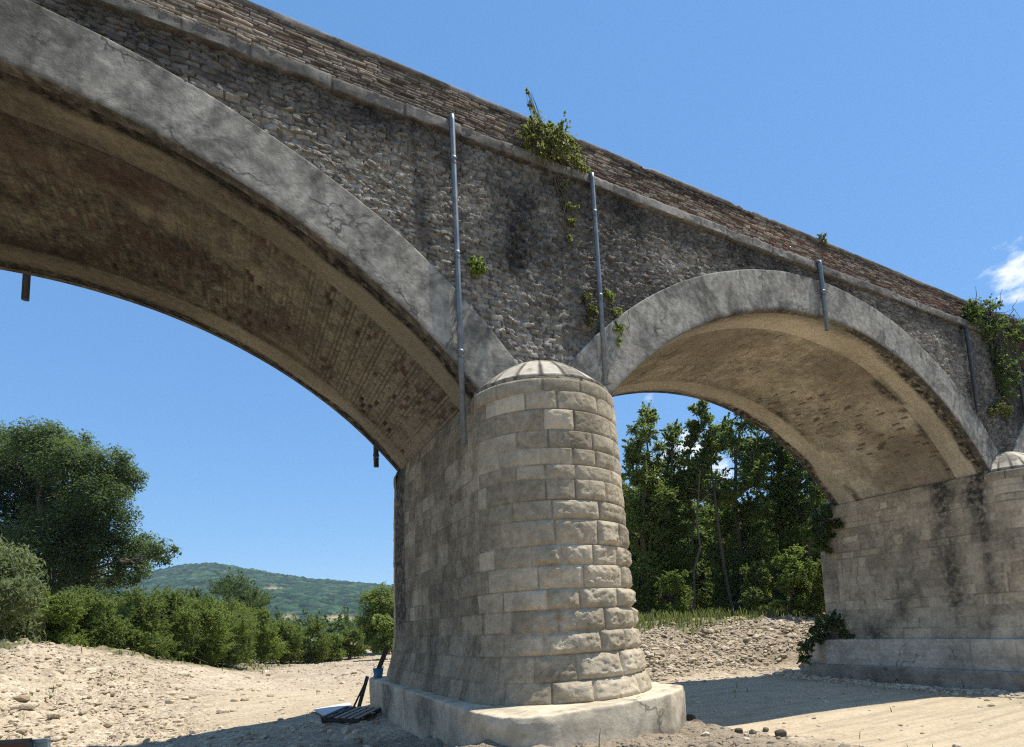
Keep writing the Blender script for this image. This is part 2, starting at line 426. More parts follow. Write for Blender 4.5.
LEAF_WOOD = leafmat('wood_leaf', (0.085, 0.125, 0.03), (0.25, 0.30, 0.07))
LEAF_POPLAR = leafmat('poplar_leaf', (0.11, 0.15, 0.036), (0.30, 0.34, 0.09))
LEAF_IVY = leafmat('ivy_leaf', (0.04, 0.065, 0.022), (0.11, 0.15, 0.045))
LEAF_CAPER = leafmat('caper_leaf', (0.085, 0.085, 0.03), (0.23, 0.22, 0.075))
GRASS = leafmat('grass_blade', (0.10, 0.125, 0.03), (0.24, 0.23, 0.08), 0.35)
TWIG = simple('twig', (0.10, 0.085, 0.07), 0.95, 0, 0.3, 20, 0.3)

def groundmat():
    m = Mat('river_gravel')
    big = m.noise(0.16, 5, 0.6); mid = m.noise(1.6, 6, 0.65); fine = m.noise(22, 5, 0.7)
    c = m.mix(m.ramp(big, 0.35, 0.65), (0.435, 0.35, 0.245), (0.54, 0.445, 0.32))
    c = m.mul(c, m.ramp(mid, 0.25, 0.75, 0.74, 1.15, False))
    # pebbles
    v = m.vor(7.5); v2 = m.vor(21)
    peb = m.n('ShaderNodeSeparateColor'); m.l(v.outputs['Color'], peb.inputs[0])
    c = m.mul(c, m.ramp(peb.outputs[0], 0, 1, 0.78, 1.18, False))
    c = m.mix(m.ramp(m.noise(0.9, 6, 0.7), 0.60, 0.72, 0, 0.6), c, (0.27, 0.205, 0.135))
    # wheel-smoothed, paler clay in the crossing, brown soil in 'soil', greenish weeds on 'green'
    c = m.mix(m.math('MULTIPLY', m.attr('track'), m.ramp(m.noise(2.2, 6, 0.7, (0.35, 1.8, 1.0)), 0.3, 0.7, 0.3, 0.95)), c, (0.52, 0.425, 0.285))
    c = m.mix(m.math('MULTIPLY', m.attr('track'), m.ramp(m.noise(1.0, 6, 0.7, (0.22, 3.2, 1.0)), 0.48, 0.64, 0, 0.6)), c, (0.33, 0.265, 0.18))
    c = m.mix(m.math('MULTIPLY', m.attr('soil'), m.ramp(fine, 0.3, 0.7, 0.55, 1.0)), c, (0.20, 0.165, 0.12))
    c = m.mix(m.math('MULTIPLY', m.attr('green'), m.ramp(m.noise(1.2, 6, 0.7), 0.35, 0.65, 0.3, 1.0)), c, (0.10, 0.105, 0.04))
    c = m.mul(c, m.ramp(fine, 0.3, 0.7, 0.86, 1.1, False))
    rgh = m.ramp(m.attr('track'), 0, 1, 1.0, 0.35)
    hb = m.math('MULTIPLY', m.math('ADD', m.ramp(v.outputs['Distance'], 0, 0.6, 1, 0), m.math('MULTIPLY', m.ramp(v2.outputs['Distance'], 0, 0.6, 1, 0), 0.45)), rgh)
    b = m.bump(hb, 0.75, 0.06)
    b = m.bump(fine, 0.5, 0.03, b)
    # tyre and grader ridges along the crossing
    rd = m.noise(1.0, 4, 0.6, (0.25, 4.5, 1.0))
    b = m.bump(m.math('MULTIPLY', rd, m.attr('track')), 0.6, 0.05, b)
    return m.finish(c, 0.95, b, spec=0.1)
MAT_GROUND = groundmat()
def rockmat(name, a, b):
    m = Mat(name)
    c = m.mix(m.attr('tone'), a, b)
    c = m.mul(c, m.ramp(m.noise(11, 5, 0.6), 0.3, 0.7, 0.8, 1.15, False))
    return m.finish(c, 0.93, m.bump(m.noise(30, 5, 0.65), 0.5, 0.02), spec=0.12)
MAT_ROCK = rockmat('limestone_rubble', (0.30, 0.235, 0.155), (0.64, 0.55, 0.41))
MAT_DARKROCK = rockmat('dark_clod', (0.07, 0.058, 0.045), (0.14, 0.115, 0.085))

# ------------------------------------------------------------------ terrain
CTRL = np.array([
 (-4,-10,-5.99),(-9,-9,-6.05),(0,-9,-6.05),(-4,-5,-6.02),(-8,-3,-6.1),(-1.5,-3.2,-6.06),(0.5,-3.0,-6.1),(2.3,-2.8,-6.27),(3.6,-1.7,-6.36),
 (3,-5.5,-6.15),(4.0,-3.2,-6.38),(5.2,-2.2,-6.85),(6.2,-4.5,-6.85),(4.6,0.6,-6.85),(6.3,1.2,-7.08),(9.5,1.2,-7.17),(15,1.2,-7.28),(17.3,3,-7.3),(17.4,-1,-7.28),
 (15,-6,-7.2),(9,-6,-7.0),(22,-6,-7.3),(6,4,-6.85),(10,5,-6.95),(15,5,-7.12),(4.2,6,-6.7),
 (9.5,8.2,-6.72),(12.5,8.4,-6.68),(15.5,8.6,-6.8),(17.8,8.2,-6.95),(11.5,10.5,-5.95),(14.5,10.8,-5.8),(17.5,11.2,-5.75),(19.5,10.5,-5.9),
 (12.8,13,-5.12),(16.5,13,-4.92),(20.5,13,-4.8),(24,12,-4.85),(14,17,-4.95),(22,17,-4.7),(30,16,-4.6),(20,28,-4.4),(32,30,-4.3),(26,45,-4.2),(45,30,-4.2),
 (-1.2,3,-6.48),(-1.2,6.7,-6.44),(-1.2,9,-6.44),(-3.4,6.7,-6.5),(-4.7,6.7,-6.6),(-6.1,6.7,-6.72),(-5,2,-6.5),(-9,3,-6.62),(-1,12,-6.42),(4,12,-6.45),(8,14,-6.3),
 (-4,14,-6.25),(-7.5,13,-5.95),(-9.5,12.5,-5.7),(-13,11,-5.3),(-10.9,17.2,-4.22),(-10.3,18,-4.30),(-8.7,19.5,-4.62),(-7.6,22.3,-4.83),(-6.4,25.2,-5.18),(-4.95,29,-5.85),
 (-12,20,-4.1),(-10,25,-4.45),(-8,31,-4.9),(-6,36,-5.5),(-20,22,-3.9),(-18,32,-4.2),(-5.5,20,-6.0),(-3.5,24,-6.2),(0,30,-6.3),(-2.3,41.5,-6.25),(5.3,51,-6.35),(10.3,51.8,-6.4),
 (3,24,-6.35),(9,30,-6.3),(12,40,-6.3),(-8,50,-5.4),(4,62,-5.9),(14,62,-5.8),(-15,45,-4.6)], float)
def _tps(r2): return 0.5*r2*np.log(r2+1e-9)
_n = len(CTRL)
_A = np.zeros((_n+3, _n+3))
_d2 = ((CTRL[:, None, :2]-CTRL[None, :, :2])**2).sum(-1)
_A[:_n, :_n] = _tps(_d2)+np.eye(_n)*0.15
_A[:_n, _n] = 1; _A[:_n, _n+1:] = CTRL[:, :2]; _A[_n:, :_n] = _A[:_n, _n:].T
_wt = np.linalg.solve(_A, np.concatenate([CTRL[:, 2], [0, 0, 0]]))
def tps(x, y):
    out = np.empty(x.shape); xf, yf = x.ravel(), y.ravel(); o = np.empty(xf.shape)
    for i in range(0, len(xf), 60000):
        xx, yy = xf[i:i+60000], yf[i:i+60000]
        d2 = (xx[:, None]-CTRL[None, :, 0])**2+(yy[:, None]-CTRL[None, :, 1])**2
        o[i:i+60000] = _tps(d2)@_wt[:_n]+_wt[_n]+_wt[_n+1]*xx+_wt[_n+2]*yy
    return o.reshape(x.shape)
def masks(x, y):
    """rough rubble, smooth track, soil, green"""
    x = np.asarray(x, float); y = np.asarray(y, float)
    w = fbm(x*0.5, y*0.5, 0, 3, 3)-0.5
    lb = sstep(-3.0, -8.0, x+2.2*w+0.12*(y-8))*sstep(5, 9, y)          # left bank rubble
    rb = sstep(8.0, 9.2, y+w*1.5)*sstep(5, 9, x)*sstep(17, 12, y)        # right bank slope
    track = sstep(3.9, 6, x)*sstep(7.6, 6.5, y+w*1.2)*sstep(-9, -5, y)*sstep(17.0, 16.0, x)
    track2 = 0.7*sstep(4, 8, y)*sstep(24, 16, y)*sstep(-5.5, -3.5, x+w)*sstep(3, 1, x)
    soil = np.clip(sstep(4.9, 3.4, x-0.25*y+w)*sstep(3.5, 1.5, y)*sstep(-9, -4, x), 0, 1)*0.85
    soil = np.maximum(soil, 0.62*rb)
    soil = np.maximum(soil, 0.5*sstep(14.8, 16.5, x+w)*sstep(17.6, 17.2, x)*sstep(9, 7, y))
    green = np.maximum(sstep(12.0, 13.6, y+w*2)*sstep(10, 12.5, x+w*2), sstep(0.2, 1.6, (y-19)*0.75-(x+9)*1.05+w*2)*sstep(-2, -6, x-0.1*y))
    d = np.hypot(x, y)
    green = np.maximum(green, sstep(56, 70, d+w*10))
    return lb, rb, np.maximum(track, track2), soil, green
def ground_z(x, y, detail=True):
    x = np.asarray(x, float); y = np.asarray(y, float)
    d = np.hypot(x-2, y-5)
    k = sstep(45, 85, d)
    z = np.clip(tps(np.clip(x, -40, 60), np.clip(y, -30, 80)), -7.45, -3.8)
    z = z*(1-k)+k*(-4.9+1.2*(fbm(x*0.01, y*0.01, 0, 3, 8)-0.5))
    if detail:
        lb, rb, tr, soil, gr = masks(x, y)
        rough = 0.07+0.34*lb+0.22*rb+0.16*soil*(1-lb)+0.10*gr
        rough = rough*(1-0.85*tr)
        f = 1-sstep(40, 90, d)
        z = z+f*rough*(fbm(x*0.9, y*0.9, 0, 3, 21)-0.5)*1.6
        z = z+f*rough*(fbm(x*3.1, y*3.1, 0, 3, 22)-0.5)*0.8
        z = z+f*tr*0.03*(fbm(x*0.3, y*5.0, 0, 3, 31)-0.5)*2
    return z
def build_ground():
    base = math.atan2(_fw[1], _fw[0])
    A = np.concatenate([np.linspace(-0.98, 0.98, 560), np.linspace(0.98, 2*math.pi-0.98, 90)[1:-1]])
    R = np.concatenate([[0.02, 0.5, 1.0, 1.5], np.geomspace(2, 75, 460), np.geomspace(75, 4000, 70)[1:]])
    AA, RR = np.meshgrid(A, R, indexing='ij')
    X = CAM[0]+RR*np.cos(base-AA); Y = CAM[1]+RR*np.sin(base-AA)
    Z = ground_z(X, Y)
    lb, rb, tr, soil, gr = masks(X, Y)
    V = np.stack([X, Y, Z], -1).reshape(-1, 3)
    o = mesh_obj('ground', V, gridF(len(A), len(R), True, True), MAT_GROUND, None,
                 {'track': tr.ravel(), 'soil': soil.ravel(), 'green': gr.ravel()}, True, (0, 0, 0))
    tag(o, kind='structure')
build_ground()

# ------------------------------------------------------------------ the bridge
T, W, S, S1, RISE, TH = 2.669, 5.895, 16.0, 16.482, 3.817, 1.104
HTOP, CBOT, CTOP = 6.382, 5.20, 5.46
ARCHES = [(-S1/2, S1/2), (T+S/2, S/2), (2*T+S+S/2, S/2)]
PIERS = [-S1-T, 0.0, T+S, 2*(T+S)]
XL, XR = -S1-T-6.0, 2*(T+S)+T+6.0
bridge = thing('arch_bridge', (T/2, 0, -6.3), 'long old stone arch bridge with brick parapet crossing the dry riverbed', 'bridge')
def arc_geo(half):
    r = (half**2+RISE**2)/(2*RISE); return r, RISE-r
def extrados(x):
    z = np.full(x.shape, -0.45)
    for xc, half in ARCHES:
        r, zc = arc_geo(half); q = (r+TH-0.03)**2-(x-xc)**2
        zz = zc+np.sqrt(np.maximum(q, 0)); z = np.where(np.abs(x-xc) < half+T/2, np.maximum(z, zz), z)
    z = np.where((x < PIERS[0]) | (x > PIERS[3]+T), -8.0, z)
    return z

def rubble(X, Z, seed):
    wx = X+0.07*(fbm(X*2.3, Z*2.3, 0, 4, seed)-0.5)*2; wz = Z+0.05*(fbm(X*2.1, Z*3.0, 0, 4, seed+3)-0.5)*2
    e, ID, ou, ov = worley(wx, wz, 0.235, 0.105, 0.48, seed, 6.0)
    e2, ID2, ou2, ov2 = worley(wx, wz, 0.17, 0.085, 0.60, seed+40, 5.0)
    k = fbm(X*0.5, Z*0.8, 0, 3, seed+9) > 0.47
    e = np.where(k, e, e2); ID = np.where(k, ID, ID2); ou = np.where(k, ou, ou2); ov = np.where(k, ov, ov2)
    n1 = fbm(X*6, Z*8, 0, 4, seed+13)-0.5
    e = e+0.10*n1
    joint = 1-sstep(0.03, 0.16, e)
    # flush lime mortar remains here and there; band below cornice paints its shade too
    rend = sstep(4.30, 4.85, Z+1.0*(fbm(X*0.6, Z*1.0, 0, 4, seed+11)-0.5))*0.7
    rend = np.maximum(rend, 0.8*sstep(0.60, 0.72, fbm(X*0.7+9, Z*0.8, 0, 5, seed+12)))
    i64 = (ID*1e6).astype(np.int64); z0 = i64*0
    h1, h2, h3 = _h(i64, z0, z0, 5), _h(i64, z0, z0, 6), _h(i64, z0, z0, 7)
    face = 0.026+0.040*ID+0.090*ou*(h1-0.5)*2+0.045*ov*(2*h2-1.35)          # every stone face tilts its own way
    d = sstep(0.0, 0.11, e)*face+0.11*(fbm(X*1.5, Z*1.9, 0, 3, seed+18)-0.5)*(1-0.7*rend)
    rough = np.abs(fbm(X*8, Z*15, 0, 4, seed+14)-0.5)*2
    ledge = fbm(X*5, Z*19, 0, 4, seed+16)-0.5
    d = d+0.030*n1-0.042*rough*(1-0.5*rend)+0.048*ledge*(1-0.55*rend)+0.028*(fbm(X*27, Z*30, 0, 3, seed+15)-0.5)
    d = d-0.06*(h3 > 0.95)*sstep(0.05, 0.2, e)*(1-rend)
    d = d*0.84
    tone = np.clip(0.16+0.62*h3*(0.5+0.5*h1)-0.2*rend+0.5*n1, 0, 1)
    joint = np.clip(joint*0.55+0.45*rend, 0, 1)
    return d, tone, joint, rend

def spandrel(y0, sgn, name, segs):
    Vs, Fs, at_t, at_j, at_s, base = [], [], [], [], [], 0
    for xa, xb, dx, nz in segs:
        x = np.arange(xa, xb+dx*0.5, dx); x[-1] = xb
        zl = extrados(x); zl = np.minimum(zl, CBOT-0.02)
        t = np.linspace(0, 1, nz)
        X = np.repeat(x[:, None], nz, 1); Z = zl[:, None]+(CBOT+0.03-zl[:, None])*t[None]
        d, tone, joint, rend = rubble(X, Z, 101)
        st = 0.55*sstep(0.5, 0.7, fbm(X*0.35, Z*0.35, 0, 4, 55))+0.55*sstep(4.0, 5.1, Z)*sstep(0.40, 0.62, fbm(X*0.7, Z*0.25, 0, 4, 57))
        # run-off by the far pipes; painted shadows of left pipe and parapet bush
        for xc, ww, z1, z2 in ((-0.95, 0.16, 2.6, 4.3), (18.9, 0.9, 0.6, 4.8), (20.4, 0.8, 0.3, 5.0), (22.4, 0.7, 0.3, 5.0), (1.0, 0.5, 2.6, 4.8)):
            st = st+0.75*np.exp(-((X-xc+0.2*(fbm(X, Z, 0, 3, 77)-0.5))/ww)**2)*sstep(z1-0.5, z1+0.4, Z)*sstep(z2+0.4, z2-0.4, Z)
        cl_ = 1.75-0.36*(5.6-Z)+0.35*(fbm(X*0.8, Z*0.8, 0, 3, 78)-0.5)            # parapet bush's cast shadow painted in, with damp run-off
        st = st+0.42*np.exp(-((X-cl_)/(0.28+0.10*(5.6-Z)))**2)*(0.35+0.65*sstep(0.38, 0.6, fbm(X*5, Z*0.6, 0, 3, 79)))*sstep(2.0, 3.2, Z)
        st = st+0.3*sstep(-3, -8, X)*sstep(2.6, 4.4, Z)
        V = np.stack([X, y0+sgn*d, Z], -1).reshape(-1, 3)
        Vs.append(V); Fs.append(gridF(len(x), nz, False, sgn > 0, base)); base += len(V)
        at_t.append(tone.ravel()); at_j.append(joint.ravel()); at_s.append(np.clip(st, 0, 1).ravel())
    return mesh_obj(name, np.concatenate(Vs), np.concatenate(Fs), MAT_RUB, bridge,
                    {'tone': np.concatenate(at_t), 'joint': np.concatenate(at_j), 'stain_shade': np.concatenate(at_s)})
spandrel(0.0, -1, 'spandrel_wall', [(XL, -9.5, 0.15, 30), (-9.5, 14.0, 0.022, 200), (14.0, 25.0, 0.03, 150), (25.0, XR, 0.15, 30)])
spandrel(W, 1, 'spandrel_wall', [(XL, XR, 0.12, 40)])
# end walls and road
mb = MB(); mb.box(((XL+XR)/2, W/2, 5.1), (XR-XL-0.02, W-0.62, 0.5)); mb.build('road_deck', MAT_ROAD, bridge)
for x in (XL, XR):
    mb = MB(); mb.box((x, W/2, -1.5), (0.3, W-0.05, 13.4)); mb.build('end_wall', MAT_RING, bridge, attrs={'stain_shade': 0.0})

def ring(xc, half, y_front, y_back, seed, fine):
    r, zc = arc_geo(half)
    am = math.asin(min(0.999, (half+T/2-0.012)/(r+TH)))
    na = 420 if fine else 120
    a = np.linspace(-am, am, na)
    # profile: extrados back -> extrados front -> intrados front -> intrados back
    s = 1 if y_back > y_front else -1
    prof = [(TH, y_back, 0), (TH, y_front+s*0.02, 1), (TH-0.012, y_front+s*0.003, 2), (TH-0.03, y_front, 2)]
    k = 14 if fine else 4
    for q in np.linspace(TH-0.06, 0.04, k): prof.append((q, y_front, 2))
    prof += [(0.015, y_front+s*0.003, 2), (0.0, y_front+s*0.018, 3), (0.0, y_front+s*0.09, 3), (0.0, y_back, 3)]
    P = np.array([(p[0], p[1]) for p in prof]); kind = np.array([p[2] for p in prof])
    A, I = np.meshgrid(a, np.arange(len(prof)), indexing='ij')
    RR = r+P[I, 0]; YY = P[I, 1].copy()
    wob = 0.016*(fbm(A*12+seed, P[I, 0]*1.5, 0, 4, seed)-0.5)*2
    edge = 0.02*(fbm(A*r*1.2, A*0+seed, 0, 4, seed+3)-0.5)*2
    YY = YY-s*np.where(kind[I] == 2, wob, 0)
    RR = RR+np.where((kind[I] == 0) | (kind[I] == 1) | (P[I, 0] > TH-0.035), edge, 0)
    RR = RR+np.where(kind[I] == 3, edge*0.4, 0)
    X = xc+RR*np.sin(A); Z = zc+RR*np.cos(A)
    st = np.where(kind[I] == 3, 0.9 if xc < 0 else 0.55+0.4*(A > 0.1), 0.0)
    st = st+np.where((kind[I] == 2) & (P[I, 0] < 0.1), 0.35, 0)
    st = st+0.55*sstep(0.54, 0.72, fbm(A*11+seed, P[I, 0]*0.7, 0, 5, seed+8))+0.5*sstep(0.55, 0.72, fbm(A*60, P[I, 0]*0.8, 0, 3, seed+9))*sstep(0.2, 1.0, P[I, 0])
    V = np.stack([X, YY, Z], -1).reshape(-1, 3)
    return mesh_obj('arch_ring', V, gridF(na, len(prof), False, s > 0), MAT_RING, bridge, {'stain_shade': np.clip(st, 0, 1).ravel()})
def vault(xc, half, seed, na, ny):
    r, zc = arc_geo(half)
    am = math.asin(half/r)+0.006
    a = np.linspace(-am, am, na)
    y = np.concatenate([[0.06, 0.10], np.linspace(0.13, W-0.13, ny), [W-0.10, W-0.06]])
    A, Y = np.meshgrid(a, y, indexing='ij'); u = (A+am)*r
    wob = 0.10*(fbm(u*0.5, Y*0.2, 0, 3, seed)-0.5)
    b0, b1 = 0.98+wob, W-0.98+wob
    band = np.maximum(sstep(b0+0.03, b0-0.01, Y), sstep(b1-0.03, b1+0.01, Y))
    bh = 0.085
    dd, ID, _, _ = courses(Y+0.02*(fbm(u, Y, 0, 2, seed)-0.5), u, [bh]*int(2*am*r/bh+2), 0.22, 0.30, seed+1)
    plast = sstep(0.44, 0.60, fbm(u*0.35, Y*0.55, 0, 5, seed+2))          # lime wash still on
    rec = (1-band)*(0.035-0.006*plast)
    d = rec+(1-band)*(1-0.6*plast)*((1-sstep(0, 0.018, dd))*0.020+0.024*(ID-0.5)+0.05*(fbm(u*5, Y*5, 0, 4, seed+3)-0.5)*(1-0.5*plast))
    lost = (1-band)*(ID > 0.93)*sstep(0.54, 0.66, fbm(u*0.45, Y*0.6, 0, 4, seed+4))
    d = d+0.05*lost*sstep(0, 0.015, dd)+band*0.02*(fbm(u*0.8, Y*1.5, 0, 4, seed+5)-0.5)
    RR = r+0.012+d
    tone = np.clip(0.05+0.45*ID*(1-plast)+0.75*plast*fbm(u*0.9, Y*0.9, 0, 5, seed+6)+0.9*(fbm(u*2.6, Y*2.6, 0, 5, seed+16)-0.5)+0.5*(fbm(u*9, Y*9, 0, 3, seed+17)-0.5), 0, 1)
    tone = tone*(1-band)+band*np.clip(0.52+0.9*(fbm(u*0.5, Y*1.3, 0, 5, seed+7)-0.5), 0, 1)
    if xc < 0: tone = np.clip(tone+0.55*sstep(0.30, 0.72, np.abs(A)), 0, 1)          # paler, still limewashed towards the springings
    joint = (1-sstep(0.004, 0.014, dd))*(1-band)*(1-0.6*plast)*0.85
    red = np.clip((1-band)*(0.9*lost+0.75*(ID > 0.80)*sstep(0.46, 0.60, fbm(u*0.5+5, Y*0.7, 0, 4, seed+9))*(1-0.7*plast)+0.6*sstep(0.46, 0.66, fbm(u*0.4, Y*0.6, 0, 5, seed+10))*(1-0.8*sstep(0.3, 0.7, np.abs(A))*(xc < 0))), 0, 1)
    edge = np.minimum(Y, W-Y)
    f1 = fbm(u*0.7, Y*2.0, 0, 4, seed+11)
    right = sstep(0.05, 0.45, A)
    st = 1.8*sstep(0.40, 0.16, edge+0.35*(f1-0.5))*(1.0 if xc < 0 else 0.25+0.75*right)
    bb = np.abs(np.minimum(np.abs(Y-b0-0.12), np.abs(Y-b1+0.12)))
    st = st+0.9*sstep(0.30, 0.02, bb+0.5*(f1-0.45))*sstep(0.42, 0.6, fbm(u*0.8, Y*0.8, 0, 3, seed+12))*(0.45 if xc < 0 else 0.95*right)
    st = st+0.5*sstep(0.54, 0.72, fbm(u*0.25, Y*0.6, 0, 5, seed+13))*(1-0.5*band)*(1.2 if xc < 0 else 0.8)
    # mossy flecks at the band's inner edge
    V = np.stack([xc+RR*np.sin(A), Y, zc+RR*np.cos(A)], -1).reshape(-1, 3)
    return mesh_obj('vault', V, gridF(na, len(y), False, True), MAT_VAULT_DARK if xc < 0 else MAT_VAULT, bridge,
                    {'tone': tone.ravel(), 'joint': joint.ravel(), 'red': red.ravel(), 'stain_shade': np.clip(st, 0, 1).ravel()})
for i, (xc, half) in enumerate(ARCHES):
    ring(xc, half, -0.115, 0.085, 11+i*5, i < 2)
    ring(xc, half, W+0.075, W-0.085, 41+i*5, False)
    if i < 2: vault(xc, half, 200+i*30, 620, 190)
    else: vault(xc, half, 260, 120, 40)

# cornice: worn stone slabs
def cornice(y0, sgn, fine):
    dx = 0.04 if fine else 0.2
    x = np.arange(XL, XR, dx)
    slab, ID, A, _ = courses(x, x*0+0.5, [1.0], 0.7, 1.3, 71)
    prof = np.array([(0.02, CBOT), (-0.08, CBOT+0.003), (-0.118, CBOT+0.012), (-0.126, CBOT+0.04), (-0.128, CBOT+0.11), (-0.128, CBOT+0.19), (-0.124, CBOT+0.238), (-0.108, CBOT+0.252), (-0.05, CTOP-0.006), (0.02, CTOP)])
    Xg, I = np.meshgrid(x, np.arange(len(prof)), indexing='ij')
    IDg = ID[:, None]; dg = np.minimum(A, 1-A)[:, None]
    pin = sstep(0.0, 0.025, dg)
    n1 = fbm(Xg*3, I*0.45, 0, 4, 72)-0.5; n2 = fbm(Xg*14, I*1.3, 0, 3, 73)-0.5
    Y = prof[I, 0]*1.08*(1+0.16*(IDg-0.5))*(0.80+0.4*fbm(Xg*0.9, I*0.25, 0, 4, 75))*(0.86+0.14*pin)+0.06*n1+0.04*n2
    Z = prof[I, 1]+0.03*(IDg-0.5)+0.035*n1*(I > 2)
    Y = np.where(I == 0, 0.03, Y); Y = np.where(I == len(prof)-1, 0.03, Y)
    V = np.stack([Xg, y0+(Y if sgn < 0 else -Y), Z], -1).reshape(-1, 3)
    tone = np.clip(0.3+0.5*IDg+0.5*n1, 0, 1)+0*Xg
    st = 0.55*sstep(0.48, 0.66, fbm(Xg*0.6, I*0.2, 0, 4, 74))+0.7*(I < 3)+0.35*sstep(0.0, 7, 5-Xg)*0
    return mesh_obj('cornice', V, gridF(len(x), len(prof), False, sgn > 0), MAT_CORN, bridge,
                    {'tone': tone.ravel(), 'joint': ((1-pin)*0.9+0*Xg).ravel(), 'stain_shade': np.clip(st, 0, 1).ravel()})
cornice(0.0, -1, True); cornice(W, 1, False)
PB, PT = CTOP-0.04, 6.285
def parapet(y0, sgn, segs):
    Vs, Fs, AT, base = [], [], {'tone': [], 'joint': [], 'red': [], 'stain_shade': []}, 0
    for xa, xb, dx, nz in segs:
        x = np.arange(xa, xb+dx*.5, dx); x[-1] = xb
        z = np.linspace(PB, PT, nz)
        X, Z = np.meshgrid(x, z, indexing='ij')
        sag = 0.035*(fbm(X*0.25, X*0, 0, 3, 81)-0.5)
        hb = 0.061
        dd, ID, A, B = courses(X, np.clip(Z-PB+sag, 0.001, 9), [hb]*20, 0.21, 0.31, 82)
        loss = sstep(0.52, 0.70, fbm(X*0.6, Z*1.2, 0, 4, 83))
        out = sstep(0.0, 0.016, dd)*(0.018+0.035*ID)*(1-0.5*loss)-0.075*(ID > 0.94)*sstep(0, 0.02, dd)
        d = out+0.03*(fbm(X*3, Z*3, 0, 4, 84)-0.5)+0.016*(fbm(X*20, Z*20, 0, 3, 85)-0.5)
        d = d-0.012
        hid = _h((ID*1e6).astype(np.int64), (ID*0).astype(np.int64), (ID*0).astype(np.int64), 9)
        tone = np.clip(hid*0.9+0.35*(fbm(X*0.4, Z*2.2, 0, 3, 86)-0.5)-0.022*np.clip(X, 0, 18), 0, 1)
        red = (hid < 0.42)*0.8*sstep(0.40, 0.56, fbm(X*0.3, Z*1.0, 0, 3, 87)+0.014*X)
        st = 0.85*sstep(PT-0.26, PT-0.04, Z+0.30*(fbm(X*1.2, Z, 0, 4, 88)-0.5))+0.5*sstep(0.56, 0.72, fbm(X*0.5, Z*0.9, 0, 4, 89))
        V = np.stack([X, y0+sgn*d, Z], -1).reshape(-1, 3)
        Vs.append(V); Fs.append(gridF(len(x), nz, False, sgn > 0, base)); base += len(V)
        for k_, a_ in (('tone', tone), ('joint', 1-sstep(0.003, 0.013, dd)), ('red', red), ('stain_shade', np.clip(st, 0, 1))): AT[k_].append(a_.ravel())
    return mesh_obj('parapet', np.concatenate(Vs), np.concatenate(Fs), MAT_BRICK, bridge, {k: np.concatenate(v) for k, v in AT.items()})
parapet(0.0, -1, [(XL, -9.5, 0.1, 30), (-9.5, 26, 0.022, 72), (26, XR, 0.1, 30)])
parapet(W, 1, [(XL, XR, 0.1, 30)])
for y in (0.30, W-0.30):
    mb = MB(); mb.box(((XL+XR)/2, y, 5.85), (XR-XL-0.05, 0.02, 0.9)); mb.build('parapet_back', MAT_COPING, bridge, attrs={'stain_shade': 0.3})
def coping(y0, sgn):
    x = np.arange(XL, XR, 0.06)
    prof = np.array([(0.34, PT-0.01), (-0.020, PT-0.012), (-0.032, PT+0.012), (-0.032, PT+0.065), (-0.02, PT+0.09), (0.0, HTOP-0.005), (0.15, HTOP), (0.34, HTOP-0.01), (0.36, PT+0.03), (0.34, PT-0.01)])
    Xg, I = np.meshgrid(x, np.arange(len(prof)), indexing='ij')
    _, ID, A, _ = courses(x, x*0+0.5, [1.0], 0.9, 2.6, 91)
    n1 = fbm(Xg*2.5, I*0.6*(I != len(prof)-1), 0, 4, 92)-0.5; n2 = fbm(Xg*11, I*1.1, 0, 3, 93)-0.5
    chip = 0.10*sstep(0.66, 0.78, fbm(x*1.6, x*0, 0, 4, 94))[:, None]
    Y = prof[I, 0]+0.03*n1+0.02*n2+0.04*(ID[:, None]-0.5)*(I > 0)*(I < 6)
    Z = prof[I, 1]+(0.04*(ID[:, None]-0.5)+0.05*n1+0.03*n2-chip)*((I > 2) & (I < 9))
    Y = np.where((I == 0) | (I == len(prof)-1), 0.34, Y)
    V = np.stack([Xg, y0+(Y if sgn < 0 else -Y), Z], -1).reshape(-1, 3)
    st = 0.6*sstep(0.45, 0.65, fbm(Xg*0.8, I*0.3, 0, 4, 95))
    return mesh_obj('coping', V, gridF(len(x), len(prof), False, sgn > 0), MAT_COPING, bridge, {'stain_shade': st.ravel()})
coping(0.0, -1); coping(W, 1)

# piers
ZB = -5.62
def offset(z):
    return np.interp(z, [-7.0, -5.62, -5.3, -5.0, -4.7, -4.4, -3.0, -2.0, -1.0, -0.3, 0.0], [0.55, 0.43, 0.345, 0.265, 0.21, 0.18, 0.165, 0.145, 0.12, 0.085, 0.03])
def stadium(n, x0):
    """points and outward normals round the pier plan, starting at the far end of the left side"""
    r = T/2; L = 2*W+2*math.pi*r
    s = np.linspace(0, L, n, endpoint=False)
    P = np.zeros((n, 2)); N = np.zeros((n, 2))
    a = s < W
    P[a] = np.stack([s[a]*0, W-s[a]], -1); N[a] = (-1, 0)
    b = (s >= W) & (s < W+math.pi*r); t = (s[b]-W)/r
    N[b] = np.stack([-np.cos(t), -np.sin(t)], -1); P[b] = np.array([r, 0])+r*N[b]
    c = (s >= W+math.pi*r) & (s < 2*W+math.pi*r); q = s[c]-W-math.pi*r
    P[c] = np.stack([q*0+T, q], -1); N[c] = (1, 0)
    d = s >= 2*W+math.pi*r; t = (s[d]-2*W-math.pi*r)/r
    N[d] = np.stack([np.cos(t), np.sin(t)], -1); P[d] = np.array([r, W])+r*N[d]
    P[:, 0] += x0
    return s, P, N, L
